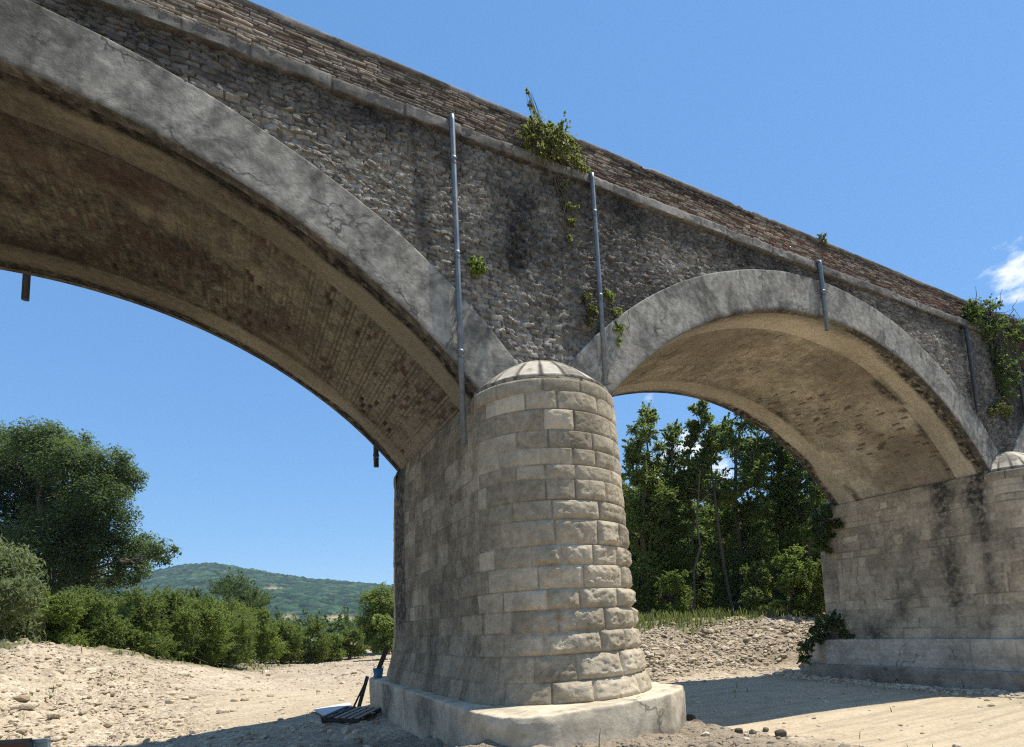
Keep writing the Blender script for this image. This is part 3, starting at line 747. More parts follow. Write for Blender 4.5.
def pier(i, x0, res, rock, zlow):
    n = int((2*W+math.pi*T)/res); n2 = int((0.0-zlow)/res)
    s, P, N, L = stadium(n, x0)
    z = np.linspace(zlow, -0.02, n2)
    Sg, Zg = np.meshgrid(s, z, indexing='ij')
    cut = np.maximum(sstep(W-0.15, W+0.5, Sg)*sstep(W+math.pi*T/2+0.15, W+math.pi*T/2-0.5, Sg), sstep(2*W+math.pi*T/2, 2*W+math.pi*T/2+0.5, Sg))
    hs = []; rnd = random.Random(300+i); zt = zlow
    while zt < 0.2:
        h = rnd.uniform(0.31, 0.44) if zt < -2.6 else rnd.uniform(0.24, 0.38)
        hs.append(h); zt += h
    wob = 0.012*(fbm(Sg*1.2, Zg*1.2, 0, 3, 310+i)-0.5)*2
    d1, ID1, A1, B1 = courses(Sg+wob, Zg-zlow+wob, hs, 0.42, 0.88, 320+i, L)
    d2, ID2, A2, B2 = courses(Sg+wob, Zg-zlow+wob, hs, 0.26, 0.66, 420+i, L)
    k = cut > 0.5
    dd = np.where(k, d1, d2); ID = np.where(k, ID1, ID2); A = np.where(k, A1, A2); B = np.where(k, B1, B2)
    I64 = (ID*1e6).astype(np.int64); Zr = I64*0
    h2 = _h(I64, Zr, Zr, 21); h3 = _h(I64, Zr, Zr, 22); h4 = _h(I64, Zr, Zr, 23)
    edge = sstep(0.0, 0.016, dd-0.002)
    low = sstep(-1.6, -3.4, Zg)
    nose = (Sg < W+math.pi*T)*cut*sstep(W+0.7, W+1.7, np.where(Sg > 2*W+math.pi*T/2, W+1.7, Sg))           # rock-faced only round the nose
    pil = sstep(0.0, 0.095, dd+0.03*(fbm(Sg*9, Zg*9, 0, 3, 329)-0.5))
    amp = nose*(0.020+0.058*low)*(0.30+1.0*h2)*rock
    ros = fbm(Sg*5+h2*30, Zg*5, 0, 4, 330+i)-0.5
    ros2 = fbm(Sg*19, Zg*19, 0, 4, 331+i)-0.5
    d = edge*(0.008+0.006*h3+0.012*nose+0.006*cut)+pil*amp+nose*pil*(0.050*ros+0.036*ros2-0.018*np.abs(ros2)*2)*(0.6+0.7*low)
    d = d+nose*pil*0.05*((A-0.5)*(h2-0.5)+(B-0.5)*(h4-0.6))*(0.4+low)
    d = d+(1-nose)*edge*(0.010*ros+0.012*ros2+0.016*((A-0.5)*(h2-0.5)+(B-0.5)*(h4-0.5)))
    # blocks lean out a little at their foot so the course above throws shade
    d = d+nose*edge*0.030*(B-0.5)*(h4-0.2)*rock
    o = offset(Zg)+d
    X = P[:, 0][:, None]+N[:, 0][:, None]*o; Y = P[:, 1][:, None]+N[:, 1][:, None]*o
    V = np.stack([X, Y, Zg], -1).reshape(-1, 3)
    tone = np.clip(0.14+0.62*h3*(0.45+0.55*h2)+0.55*(fbm(Sg*1.1, Zg*1.1, 0, 4, 340)-0.42)+0.35*(fbm(Sg*7, Zg*7, 0, 4, 342)-0.5), 0, 1)
    tone = np.clip(tone+(0.22 if i == 2 else 0.16*cut-0.06*(1-cut)), 0, 1)  # sunlit nose and far pier lightened, shaded channel faces darkened in the colour
    tone = np.where(h4 > 0.9, np.clip(tone+0.3, 0, 1), tone)
    joint = (1-sstep(0.002, 0.013, dd+0.012*(fbm(Sg*4, Zg*4, 0, 3, 339)-0.5)))*(0.25+0.75*sstep(0.36, 0.60, fbm(Sg*1.3, Zg*1.3, 0, 3, 338)))*0.85
    st = 0.4*sstep(0.55, 0.75, fbm(Sg*0.5, Zg*0.35, 0, 5, 341+i))
    st = st+(1-cut)*(0.05+0.22*sstep(0.46, 0.66, fbm(Sg*0.9, Zg*0.55, 0, 5, 345+i)))      # grime on the channel faces, also deepening their painted shade
    st = st+0.25*sstep(0.56, 0.68, fbm(Sg*2.2, Zg*1.5, 0, 5, 346+i))
    jit = 0.25*(fbm(Sg*1.4, Zg*0.5, 0, 4, 350+i)-0.5)
    if i == 2:
        for sc, ww, zt_, zb_ in ((W-1.45, 0.40, 0.2, -5.2), (W-0.30, 0.26, 0.2, -5.4)  ):
            st = st+1.0*np.exp(-((Sg-sc+jit*0.9)/(ww*(1+0.12*Zg+0.2)))**2)*sstep(zb_-0.7, zb_+1.2, Zg)*(0.55+0.45*sstep(-2.5, -0.5, Zg))
        st = st+0.25*sstep(-4.9, -5.5, Zg+jit*2)*sstep(0.42, 0.6, fbm(Sg*0.9, Zg, 0, 3, 360))
    else:
        st = st+2.0*np.exp(-((Sg-0.42+jit*0.5)/0.48)**2)*sstep(-4.9, -3.4, Zg+jit)          # black run at the far ring joint
        st = st+0.3*np.exp(-((Sg-W+0.9+jit)/0.25)**2)*sstep(-1.6, -0.2, Zg)
        st = st+0.45*sstep(-0.55, -0.1, Zg+jit*0.4)*cut
    pr = mesh_obj('pier', V, gridF(n, n2, True), MAT_PIER, bridge, {'tone': tone.ravel(), 'joint': joint.ravel(), 'stain_shade': np.clip(st, 0, 1).ravel()})
    # string course and domed cap on each cutwater
    for yc, a0 in ((0.0, math.pi), (W, 0.0)):
        na, r = (200 if i in (1, 2) and yc == 0 else 60), T/2
        aa = np.linspace(a0-0.02, a0+math.pi+0.02, na)
        dc, idc, Ac, _ = courses(aa*r, aa*0+0.5, [1.0], 0.55, 0.85, 500+i)
        gap = sstep(0.0, 0.02, np.minimum(Ac, 1-Ac)*0.7)
        sec = [(0.0, -0.36), (0.105, -0.355), (0.125, -0.33), (0.13, -0.25), (0.125, -0.12), (0.11, -0.075), (0.06, -0.06)]
        Ag, J = np.meshgrid(aa, np.arange(len(sec)), indexing='ij'); sc = np.array(sec)
        nn = fbm(Ag*6, J*0.7, 0, 4, 510+i)-0.5
        rr = r+sc[J, 0]+0.02*nn-0.025*(1-gap[:, None])*(J > 0)*(J < 6)
        V = np.stack([x0+r+rr*np.cos(Ag), yc+rr*np.sin(Ag), sc[J, 1]+0.01*nn], -1).reshape(-1, 3)
        mesh_obj('string_course', V, gridF(na, len(sec)), MAT_PIER, pr, {'tone': (0.35+0.5*idc[:, None]+0*Ag).ravel(), 'joint': (1-gap[:, None]+0*Ag).ravel(), 'stain_shade': (0.35+0*Ag).ravel()})
        rho = np.concatenate([[1.30, 1.385, 1.40, 1.40, 1.385], np.linspace(1.35, 0.0, 24)])
        zz = np.concatenate([[-0.065, -0.062, -0.045, 0.015, 0.045], 0.06+0.74*(1-(np.linspace(1.35, 0, 24)/1.35)**1.9)])
        dc, idc, Ac, _ = courses(aa*1.4+0.04*(fbm(aa*6, aa*0, 0, 3, 525)-0.5), aa*0+0.5, [1.0], 0.20, 0.50, 520+i)
        gap = sstep(0.0, 0.10, np.minimum(Ac, 1-Ac))
        Ag, J = np.meshgrid(aa, np.arange(len(rho)), indexing='ij')
        nn = fbm(np.cos(Ag)*rho[J]*3, np.sin(Ag)*rho[J]*3, 0, 4, 530+i)-0.5
        rr = np.maximum(rho[J]+0.02*nn*(rho[J] > 0.3), 0)
        V = np.stack([x0+r+rr*np.cos(Ag), yc+rr*np.sin(Ag), zz[J]+0.03*nn-0.02*(1-gap[:, None])*sstep(0.3, 0.9, rho[J])], -1).reshape(-1, 3)
        jo = (1-sstep(0.0, 0.2, np.minimum(Ac, 1-Ac)[:, None]+0.10*(idc[:, None]-0.5)+0.25*nn))*sstep(0.25, 0.8, rho[J])
        und = (J < 2)*1.0
        mesh_obj('cutwater_cap', V, gridF(na, len(rho)), MAT_CAP, pr, {'tone': (0.3+0.6*idc[:, None]+0*Ag).ravel(), 'joint': np.clip(jo, 0, 1).ravel(), 'stain_shade': np.clip(und+0.7*sstep(0.5, 0.68, nn+0.5)+0.5*(J < 5), 0, 1).ravel()})
    return pr
def plinth(parent, poly, ztop, zbot, mat, seed, name, chip=0.03, res=0.05, corner=0.05, rough=1.0):
    """concrete footing with a worn top arris; poly counter-clockwise seen from above"""
    pts = np.array(poly, float); m_ = len(pts)
    # round the corners a little, then resample
    out = []
    for i in range(m_):
        p, a, b = pts[i], pts[i-1], pts[(i+1) % m_]
        da = (a-p)/np.linalg.norm(a-p); db = (b-p)/np.linalg.norm(b-p)
        q = min(corner, 0.45*min(np.linalg.norm(a-p), np.linalg.norm(b-p)))
        for t in np.linspace(0, 1, 7): out.append((1-t)**2*(p+da*q)+2*t*(1-t)*p+t*t*(p+db*q))
    out = np.array(out+[out[0]])
    sl_ = np.concatenate([[0], np.cumsum(np.linalg.norm(np.diff(out, axis=0), axis=1))])
    n = int(sl_[-1]/res); s = np.linspace(0, sl_[-1], n, endpoint=False)
    P = np.stack([np.interp(s, sl_, out[:, k]) for k in (0, 1)], -1)
    tg = np.roll(P, -1, 0)-np.roll(P, 1, 0); tg /= np.linalg.norm(tg, axis=1)[:, None]
    N = np.stack([tg[:, 1], -tg[:, 0]], -1)
    z = np.concatenate([np.linspace(zbot, ztop-0.09, max(6, int((ztop-zbot)/0.06))), [ztop-0.05, ztop-0.025, ztop-0.008, ztop]])
    ins = np.concatenate([np.zeros(len(z)-4), [0.0, 0.003, 0.010, 0.028]])
    z = np.concatenate([z, [ztop+0.004]*3]); ins = np.concatenate([ins, [0.10, 0.3, 0.75]])
    Sg, J = np.meshgrid(s, np.arange(len(z)), indexing='ij')
    n1 = fbm(Sg*1.1, z[J]*1.4, 0, 4, seed)-0.5; n2 = fbm(Sg*6, z[J]*6, 0, 4, seed+1)-0.5
    ch = chip*sstep(0.60, 0.78, fbm(Sg*3.5, Sg*0, 0, 4, seed+2))
    o = -ins[J]+(0.03*n1+0.015*n2)*rough-ch*(J > len(z)-8)*(J < len(z)-2)
    X = P[:, 0][:, None]+N[:, 0][:, None]*o; Y = P[:, 1][:, None]+N[:, 1][:, None]*o
    Zz = z[J]+0.015*n1*(J > len(z)-6)-0.6*ch*(J > len(z)-6)*(J < len(z)-2)
    st = 0.65*(0.5+0.5*(rough > .9))*sstep(0.52, 0.7, fbm(Sg*0.6, z[J]*0.5, 0, 4, seed+3))*(z[J] < ztop-0.01)
    gr = np.abs(((Sg/1.35+0.3) % 1)-0.5)*1.35                               # shutter-board joints
    st = st+0.30*(gr < 0.014)*(z[J] < ztop-0.02)*(fbm(Sg*0.5, z[J]*2, 0, 3, seed+5) > 0.5)
    V = np.stack([X, Y, Zz], -1).reshape(-1, 3)
    nv = len(V); V = np.concatenate([V, [[*P.mean(0), ztop+0.004]]])
    F4 = gridF(n, len(z), True); top = np.arange(n)*len(z)+len(z)-1
    F3 = np.stack([top, np.roll(top, -1), np.full(n, nv)], -1)
    return mesh_obj(name, V, [F4, F3], mat, parent, {'stain_shade': np.concatenate([np.clip(st, 0, 1).ravel(), [0]])})
P1 = pier(1, PIERS[1], 0.02, 1.0, ZB-0.02)
P2 = pier(2, PIERS[2], 0.04, 0.5, -5.72)
P0 = pier(0, PIERS[0], 0.15, 0.3, -5.72)
P3 = pier(3, PIERS[3], 0.15, 0.3, -5.72)
plinth(P1, [(-0.56, 7.95), (-0.74, 0.0), (-0.78, -1.4), (-0.58, -2.12), (-0.12, -2.38), (0.9, -2.32), (2.17, -2.15), (3.40, -1.40), (3.42, 7.4), (2.3, 8.5), (0.4, 8.6)], ZB, -7.1, MAT_PLINTH, 600, 'plinth', corner=0.5)
def foot2(x0, par):
    plinth(par, [(x0-0.66, 6.55), (x0-0.66, -0.9), (x0+0.1, -2.2), (x0+T/2, -2.55), (x0+T-0.1, -2.2), (x0+T+0.66, -0.9), (x0+T+0.66, 6.8), (x0+T-0.1, 8.1), (x0+T/2, 8.45), (x0+0.1, 8.1)], -5.68, -7.0, MAT_FOOT, 610, 'plinth', chip=0.012, rough=0.35)
    plinth(par, [(x0-0.98, 7.15), (x0-0.98, -1.1), (x0-0.1, -2.6), (x0+T/2, -2.95), (x0+T+0.1, -2.6), (x0+T+0.98, -1.1), (x0+T+0.98, 7.2), (x0+T+0.1, 8.5), (x0+T/2, 8.85), (x0+0.1, 8.5)], -6.70, -7.8, MAT_LOW, 620, 'footing', chip=0.012, rough=0.35)
for x0, par in ((PIERS[2], P2), (PIERS[0], P0), (PIERS[3], P3)): foot2(x0, par)

# drain pipes
def drainpipe(x, y, ztop, zbot, r, mat, sgn=-1):
    mb = MB()
    mb.tube([(x, y*0+(-0.02 if sgn < 0 else W+0.02), ztop+0.02), (x, y+0.05*(-sgn), ztop+0.03), (x, y, ztop), (x, y, ztop-0.1), (x+0.004, y, (ztop+zbot)/2), (x, y, zbot)], r, 14)
    o = mb.build('drainpipe', mat, bridge, True)
    zs = np.arange(ztop-0.9, zbot+0.15, -1.95)
    for z in zs:
        c = MB(); c.tube([(x, y, z+0.03), (x, y, z-0.03)], r*1.16, 14); c.build('collar', mat, o, True)
        b = MB(); b.box((x, (y+(0.0 if sgn < 0 else W))/2, z-0.10), (0.035, abs(y-(0.0 if sgn < 0 else W))+0.05, 0.03)); b.tube([(x, y, z-0.085), (x, y, z-0.115)], r*1.12, 14)
        b.build('bracket', MAT_STRAP, o)
    return o
drainpipe(-0.38, -0.20, 5.50, -1.05, 0.052, MAT_ZINC)
drainpipe(2.83, -0.19, 5.42, 0.58, 0.052, MAT_ZINC)
drainpipe(10.50, -0.20, 5.43, 3.38, 0.062, MAT_ZINC)
drainpipe(18.25, -0.20, 5.10, 2.02, 0.06, MAT_ZDARK)
drainpipe(21.75, -0.20, 5.10, 2.3, 0.06, MAT_ZDARK)
drainpipe(-8.02, W+0.2, 5.3, 3.30, 0.07, MAT_ZDARK, 1)
drainpipe(-0.58, W+0.2, 5.3, 0.17, 0.07, MAT_ZDARK, 1)

# ------------------------------------------------------------------ loose stone
_ico = None
def ico():
    global _ico
    if _ico is None:
        t = (1+5**.5)/2
        v = np.array([(-1,t,0),(1,t,0),(-1,-t,0),(1,-t,0),(0,-1,t),(0,1,t),(0,-1,-t),(0,1,-t),(t,0,-1),(t,0,1),(-t,0,-1),(-t,0,1)], float)
        v /= np.linalg.norm(v[0])
        f = np.array([(0,11,5),(0,5,1),(0,1,7),(0,7,10),(0,10,11),(1,5,9),(5,11,4),(11,10,2),(10,7,6),(7,1,8),(3,9,4),(3,4,2),(3,2,6),(3,6,8),(3,8,9),(4,9,5),(2,4,11),(6,2,10),(8,6,7),(9,8,1)])
        _ico = (v, f)
    return _ico
def rocks(P, size, seed, flat=0.6):
    rg = np.random.default_rng(seed); v, f = ico(); n = len(P)
    sc = np.stack([rg.uniform(0.8, 1.35, n), rg.uniform(0.6, 1.0, n), rg.uniform(flat*0.6, flat*1.25, n)], -1)*size[:, None]
    V = v[None]*(1+rg.uniform(-0.28, 0.28, (n, 12, 1)))
    V = np.sign(V)*np.abs(V)**0.82                                        # blockier
    V = V*sc[:, None, :]
    tx = rg.normal(0, 0.35, n); a = rg.uniform(0, 6.28, n)
    c, s = np.cos(tx)[:, None], np.sin(tx)[:, None]
    y, z = V[..., 1]*c-V[..., 2]*s, V[..., 1]*s+V[..., 2]*c
    x = V[..., 0]; c, s = np.cos(a)[:, None], np.sin(a)[:, None]
    V = np.stack([x*c-y*s, x*s+y*c, z], -1)+P[:, None, :]
    F = (f[None]+12*np.arange(n)[:, None, None]).reshape(-1, 3)
    tone = np.repeat(np.clip(rg.normal(0.5, 0.25, n), 0, 1), 12)
    return V.reshape(-1, 3), F, tone
def in_poly(x, y):
    a = (x > -0.95) & (x < 3.55) & (y > -2.45) & (y < 8.7)
    b = (x > 17.5) & (x < 22.6) & (y > -3.0) & (y < 9.0)
    return a | b
def scatter(name, seed, n, rmin, rmax, sizef, dens, mat, flat=0.6):
    rg = np.random.default_rng(seed); base = math.atan2(_fw[1], _fw[0])
    a = base-rg.uniform(-0.95, 0.95, n); r = np.exp(rg.uniform(math.log(rmin), math.log(rmax), n))
    x = CAM[0]+r*np.cos(a); y = CAM[1]+r*np.sin(a)
    k = (rg.uniform(0, 1, n) < dens(x, y)) & ~in_poly(x, y)
    x, y, r = x[k], y[k], r[k]
    sz = np.maximum(sizef(rg, len(x)), r*0.0013)
    z = ground_z(x, y)+sz*0.12
    V, F, tone = rocks(np.stack([x, y, z], -1), sz, seed+1, flat)
    o = mesh_obj(name, V, F, mat, None, {'tone': tone}, False, (0, 0, 0))
    return tag(o, kind='stuff')
def d_rubble(x, y):
    lb, rb, tr, soil, gr = masks(x, y)
    d = 0.22+0.9*lb+0.95*rb+0.25*sstep(24, 34, y)*sstep(16, 6, x)
    d = d*(0.12+0.88*sstep(9, 15, np.hypot(x-CAM[0], y-CAM[1])))
    return np.clip(d*(1-0.93*tr)*(1-0.85*gr)*(1-0.97*soil*(rb < .3)), 0, 1)*(0.25+0.75*sstep(0.40, 0.60, fbm(x*0.7, y*0.7, 0, 4, 701)))
tag(scatter('limestone_rubble', 702, 190000, 4, 62, lambda g, n: np.clip(g.lognormal(-3.25, 0.52, n), 0.018, 0.17), d_rubble, MAT_ROCK, 0.55), 'pale broken limestone rubble strewn over the banks of the riverbed', 'rubble')
def d_bank(x, y):
    lb, rb, tr, soil, gr = masks(x, y)
    return rb*(1-0.9*gr)*(0.35+0.65*sstep(0.42, 0.58, fbm(x*0.8, y*0.8, 0, 4, 705)))
tag(scatter('bank_rubble', 706, 120000, 14, 40, lambda g, n: np.clip(g.lognormal(-2.75, 0.5, n), 0.03, 0.24), d_bank, MAT_ROCK, 0.5), 'coarse broken stone covering the slope of the right bank', 'rubble')
def d_soil(x, y):
    lb, rb, tr, soil, gr = masks(x, y)
    return np.clip(soil*1.1*sstep(3.0, 1.0, y), 0, 1)*sstep(0.38, 0.62, fbm(x*0.9, y*0.9, 0, 3, 711)+0.12)
tag(scatter('soil_clods', 712, 26000, 2.5, 26, lambda g, n: np.clip(g.lognormal(-3.9, 0.55, n), 0.012, 0.09), d_soil, rockmat('soil_clod', (0.14, 0.115, 0.085), (0.36, 0.31, 0.235)), 0.7), 'brown earth clods and small stones heaped around the near pier footing', 'soil')
def d_kerb(x, y): return sstep(15.9, 16.8, x+0.8*(fbm(x*0.7, y*0.7, 0, 3, 5)-0.5))*sstep(17.6, 17.4, x)*sstep(-8, -5, y)*sstep(9, 8, y)
tag(scatter('footing_rubble', 722, 90000, 18, 32, lambda g, n: np.clip(g.lognormal(-2.9, 0.45, n), 0.03, 0.16), d_kerb, MAT_ROCK, 0.6), 'strip of broken stones along the foot of the far pier footing', 'rubble')

def big_rock(name, p, size, seed, label, mat, group=None, flat=0.6, sink=0.25):
    rg = np.random.default_rng(seed); v, f = ico()
    # one subdivision, then chiselled noise
    V = list(map(tuple, v)); ed = {}; F = []
    def mid(a, b):
        k = (min(a, b), max(a, b))
        if k not in ed:
            m_ = np.array(V[a])+np.array(V[b]); V.append(tuple(m_/np.linalg.norm(m_))); ed[k] = len(V)-1
        return ed[k]
    for a, b, c in f:
        ab, bc, ca = mid(a, b), mid(b, c), mid(c, a); F += [(a, ab, ca), (b, bc, ab), (c, ca, bc), (ab, bc, ca)]
    V = np.array(V); V = V*(1+0.5*(fbm(V[:, 0]*1.3+seed, V[:, 1]*1.3, V[:, 2]*1.3, 3, seed)-0.5))[:, None]
    V = np.sign(V)*np.abs(V)**0.72
    V = V*np.array([1.15, 0.8, flat])*size
    V = V@(rotz(rg.uniform(0, 6.28))@rotx(rg.normal(0, 0.2))).T
    z = float(ground_z(np.array([p[0]]), np.array([p[1]]))[0])
    o = mesh_obj(name, V, np.array(F), mat, None, {'tone': np.full(len(V), rg.uniform(0.35, 0.95))}, False, (0, 0, 0), local=True)
    o.location = (p[0], p[1], z+size*flat*(1-2*sink)*0.5+0.02)
    return tag(o, label, 'rock', group)
rg = random.Random(77)
big = [((18, 716), 'whitish slab of limestone lying alone on the lower left bank'), ((58, 712), 'broad grey flat boulder resting in the lower left rubble'),
       ((90, 668), 'brownish boulder half buried near the crest of the left bank'), ((183, 675), 'pale block of stone below the first round shrub')]
def hit_ground(px, py):
    lo, hi = 1.0, 120.0
    for k in np.linspace(2, 120, 900):
        q = at(px, py, k)
        if q[2] < float(tps(np.array([q[0]]), np.array([q[1]]))[0]): return q
    return at(px, py, 60)
for i, ((px, py), lab) in enumerate(big):
    q = hit_ground(px, py); big_rock('boulder', q, (0.16, 0.22, 0.22, 0.26)[i], 900+i, lab, MAT_ROCK, 'larger boulders on the left bank', 0.5)
for i in range(12):
    q = hit_ground(rg.uniform(5, 300), rg.uniform(672, 728)); big_rock('boulder', q, rg.uniform(0.10, 0.17), 930+i, 'small pale limestone boulder among the rubble of the left bank', MAT_ROCK, 'small boulders on the left bank', 0.55)
for i, ((px, py), s, lab) in enumerate([((766, 733), 0.075, 'small brown clod perched on the earth mound by the track'), ((781, 737), 0.085, 'blackish square clod on the earth mound beside the brown one'),
        ((691, 721), 0.12, 'grey stone leaning on the corner of the near pier plinth'), ((697, 727), 0.12, 'dark stone lying just below the plinth corner'), ((739, 733), 0.06, 'tiny dark clod on the earth mound nearest the plinth')]):
    q = hit_ground(px, py); big_rock('clod', q, s, 960+i, lab, MAT_DARKROCK, 'clods on the earth mound', 0.75, 0.1)

# ------------------------------------------------------------------ vegetation
def leaves(C, R, n, lsize, seed, shell=0.55, droop=0.0, asp=0.5, squash=0.85, sub=3, subr=0.38, up=None):
    """leaf quads: C (m,3) clump centres, R (m,) radii. Sub-clumps give light and dark tufts."""
    rg = np.random.default_rng(seed)
    C = np.asarray(C, float); R = np.asarray(R, float); m_ = len(C)
    ns = max(3, int(sub*6))
    d = rg.normal(size=(m_, ns, 3)); d /= np.linalg.norm(d, axis=2)[..., None]
    d[..., 2] = d[..., 2]*squash
    rad = R[:, None, None]*rg.uniform(shell, 1.0, (m_, ns, 1))
    SCn = (C[:, None]+d*rad).reshape(-1, 3); SR = np.repeat(R, ns)*subr*rg.uniform(0.55, 1.25, m_*ns)
    w = SR**2; w /= w.sum()
    k = rg.choice(len(SCn), n, p=w)
    g = rg.normal(size=(n, 3)); g /= np.linalg.norm(g, axis=1)[:, None]
    P = SCn[k]+g*(SR[k]*rg.uniform(0.1, 1.25, n)**0.75)[:, None]
    free = rg.uniform(0, 1, n) < 0.34
    kk = k//ns
    if up is not None:
        # leaves strung along shoots that leave the clump's middle: feathery outline
        dd = d.reshape(-1, 3)+np.array([0, 0, up]); dd /= np.linalg.norm(dd, axis=1)[:, None]
        RR = np.repeat(R, ns)
        A0 = (C[:, None]+d*R[:, None, None]*rg.uniform(0.0, 0.5, (m_, ns, 1))).reshape(-1, 3)
        LN = RR*rg.uniform(0.5, 1.25, len(RR))
        t = rg.uniform(0, 1, n)**0.8
        P = A0[k]+dd[k]*(LN[k]*t)[:, None]+g*(RR[k]*(0.30-0.24*t)*rg.uniform(0.2, 1.0, n))[:, None]
        P[:, 2] -= 0.25*droop*RR[k]*t*t
        SCn = A0+dd*LN[:, None]*0.9
        free &= rg.uniform(0, 1, n) < 0.45
    P[free] = C[kk][free]+g[free]*(R[kk]*rg.uniform(0.2, 1.15, n)**0.5)[free, None]*np.array([1, 1, squash])
    P[:, 2] -= droop*rg.uniform(0, 1, n)*SR[k]
    nr = g*0.7+np.array([0.2, 0, 0.8])+rg.normal(0, 0.55, (n, 3)); nr /= np.linalg.norm(nr, axis=1)[:, None]
    a = np.cross(nr, rg.normal(size=(n, 3))); a[:, 2] -= droop; a /= np.linalg.norm(a, axis=1)[:, None]
    b = np.cross(nr, a); b /= np.linalg.norm(b, axis=1)[:, None]
    L = (lsize*rg.uniform(0.6, 1.4, n))[:, None]
    V = np.stack([P-a*L*0.5, P+b*L*asp*0.5+nr*L*0.06, P+a*L*0.5, P-b*L*asp*0.5+nr*L*0.06], 1).reshape(-1, 3)
    F = np.arange(4*n).reshape(-1, 4)
    tone = np.repeat(np.clip(rg.normal(0.5, 0.22, n)+rg.normal(0, 0.16, len(SCn))[k], 0, 1), 4)
    return V, F, tone, SCn
def limb(mb, a, b, ra, rb, rnd, n=5, wig=0.08, sides=7):
    a, b = np.array(a, float), np.array(b, float); L = np.linalg.norm(b-a)
    P = [a+(b-a)*t+np.array([rnd.uniform(-1, 1)*wig*L*math.sin(math.pi*t) for _ in range(3)]) for t in np.linspace(0, 1, n)]
    mb.tube(P, np.linspace(ra, rb, n), sides, False)
def tree(name, base, clumps, nleaf, lsize, leafm, barkm, label, cat, group=None, trunk_r=0.25, seed=1, lean=None, shell=0.5, droop=0, asp=0.5, trunk_name='trunk', sub=3, limbs=True, subr=0.38, up=None):
    """clumps: world (x,y,z,r)"""
    rnd = random.Random(seed); base = np.array(base, float)
    C = np.array([c[:3] for c in clumps]); R = np.array([c[3] for c in clumps])
    o = thing(name, base, label, cat, group)
    V, F, tone, SCn = leaves(C, R, nleaf, lsize, seed, shell, droop, asp, sub=sub, subr=subr, up=up)
    mesh_obj('crown', V, F, leafm, o, {'tone': tone}, False)
    mb = MB(); top = C[np.argmax(C[:, 2])] if lean is None else np.array(lean, float)
    cen = C.mean(0)
    spine = [base+np.array([0, 0, -0.3])]
    for t in (0.25, 0.5, 0.75, 1.0):
        q = base*(1-t)+top*t; q = q+np.array([rnd.uniform(-1, 1), rnd.uniform(-1, 1), 0])*0.03*np.linalg.norm(top-base); spine.append(q)
    mb.tube(spine, [trunk_r*1.25, trunk_r, trunk_r*0.75, trunk_r*0.45, trunk_r*0.12], 9, False)
    if limbs:
        sp = np.array(spine)
        for c, r in zip(C, R):
            h = np.clip((c[2]-r*0.9-base[2])/max(0.1, top[2]-base[2]), 0.12, 0.9)
            p = np.array([np.interp(h*4, range(5), sp[:, k]) for k in range(3)])
            limb(mb, p, c, trunk_r*0.42*(1.05-h), 0.03, rnd, 6, 0.07, 6)
            for _ in range(3):
                e = c+np.array([rnd.gauss(0, 1) for _ in range(3)])*r*0.55
                limb(mb, p+(c-p)*rnd.uniform(0.5, 0.9), e, trunk_r*0.14, 0.015, rnd, 4, 0.08, 5)
    mb.build(trunk_name, barkm, o, True)
    return o
def gz(x, y): return float(ground_z(np.array([float(x)]), np.array([float(y)]))[0])
def px_clumps(L, D, spread, seed):
    """clumps given by where they show (x, y, radius in px) at distance D, with real depth"""
    rnd = random.Random(seed); out = []
    for (x, y, r) in L:
        dd = D+rnd.uniform(-1, 1)*spread
        p = at(x, y, dd); out.append((p[0], p[1], p[2], r*dd/FPX))
    return out
def base_at(x, D):
    p = at(x, 640, D); return (p[0], p[1], gz(p[0], p[1]))

# left: the big oak
tree('oak_tree', base_at(45, 44), px_clumps([(40, 440, 26), (5, 450, 30), (75, 452, 24), (108, 466, 24), (122, 478, 20), (-35, 470, 38), (20, 490, 34), (62, 495, 34), (100, 500, 28),
      (45, 535, 34), (85, 535, 28), (118, 548, 24), (142, 552, 20), (162, 552, 16), (130, 570, 18), (0, 535, 36), (-40, 530, 40), (70, 570, 28), (100, 575, 22), (35, 575, 30), (60, 462, 30), (95, 492, 30), (50, 515, 36), (108, 522, 28), (78, 548, 32), (20, 455, 32), (-75, 500, 36), (-70, 560, 36)], 44, 3.2, 1),
     170000, 0.20, LEAF_OAK, MAT_BARK, 'tall dark spreading oak rising above the shrubs of the left bank', 'tree', trunk_r=0.55, seed=11, lean=at(40, 470, 44), sub=4, subr=0.34, shell=0.35)
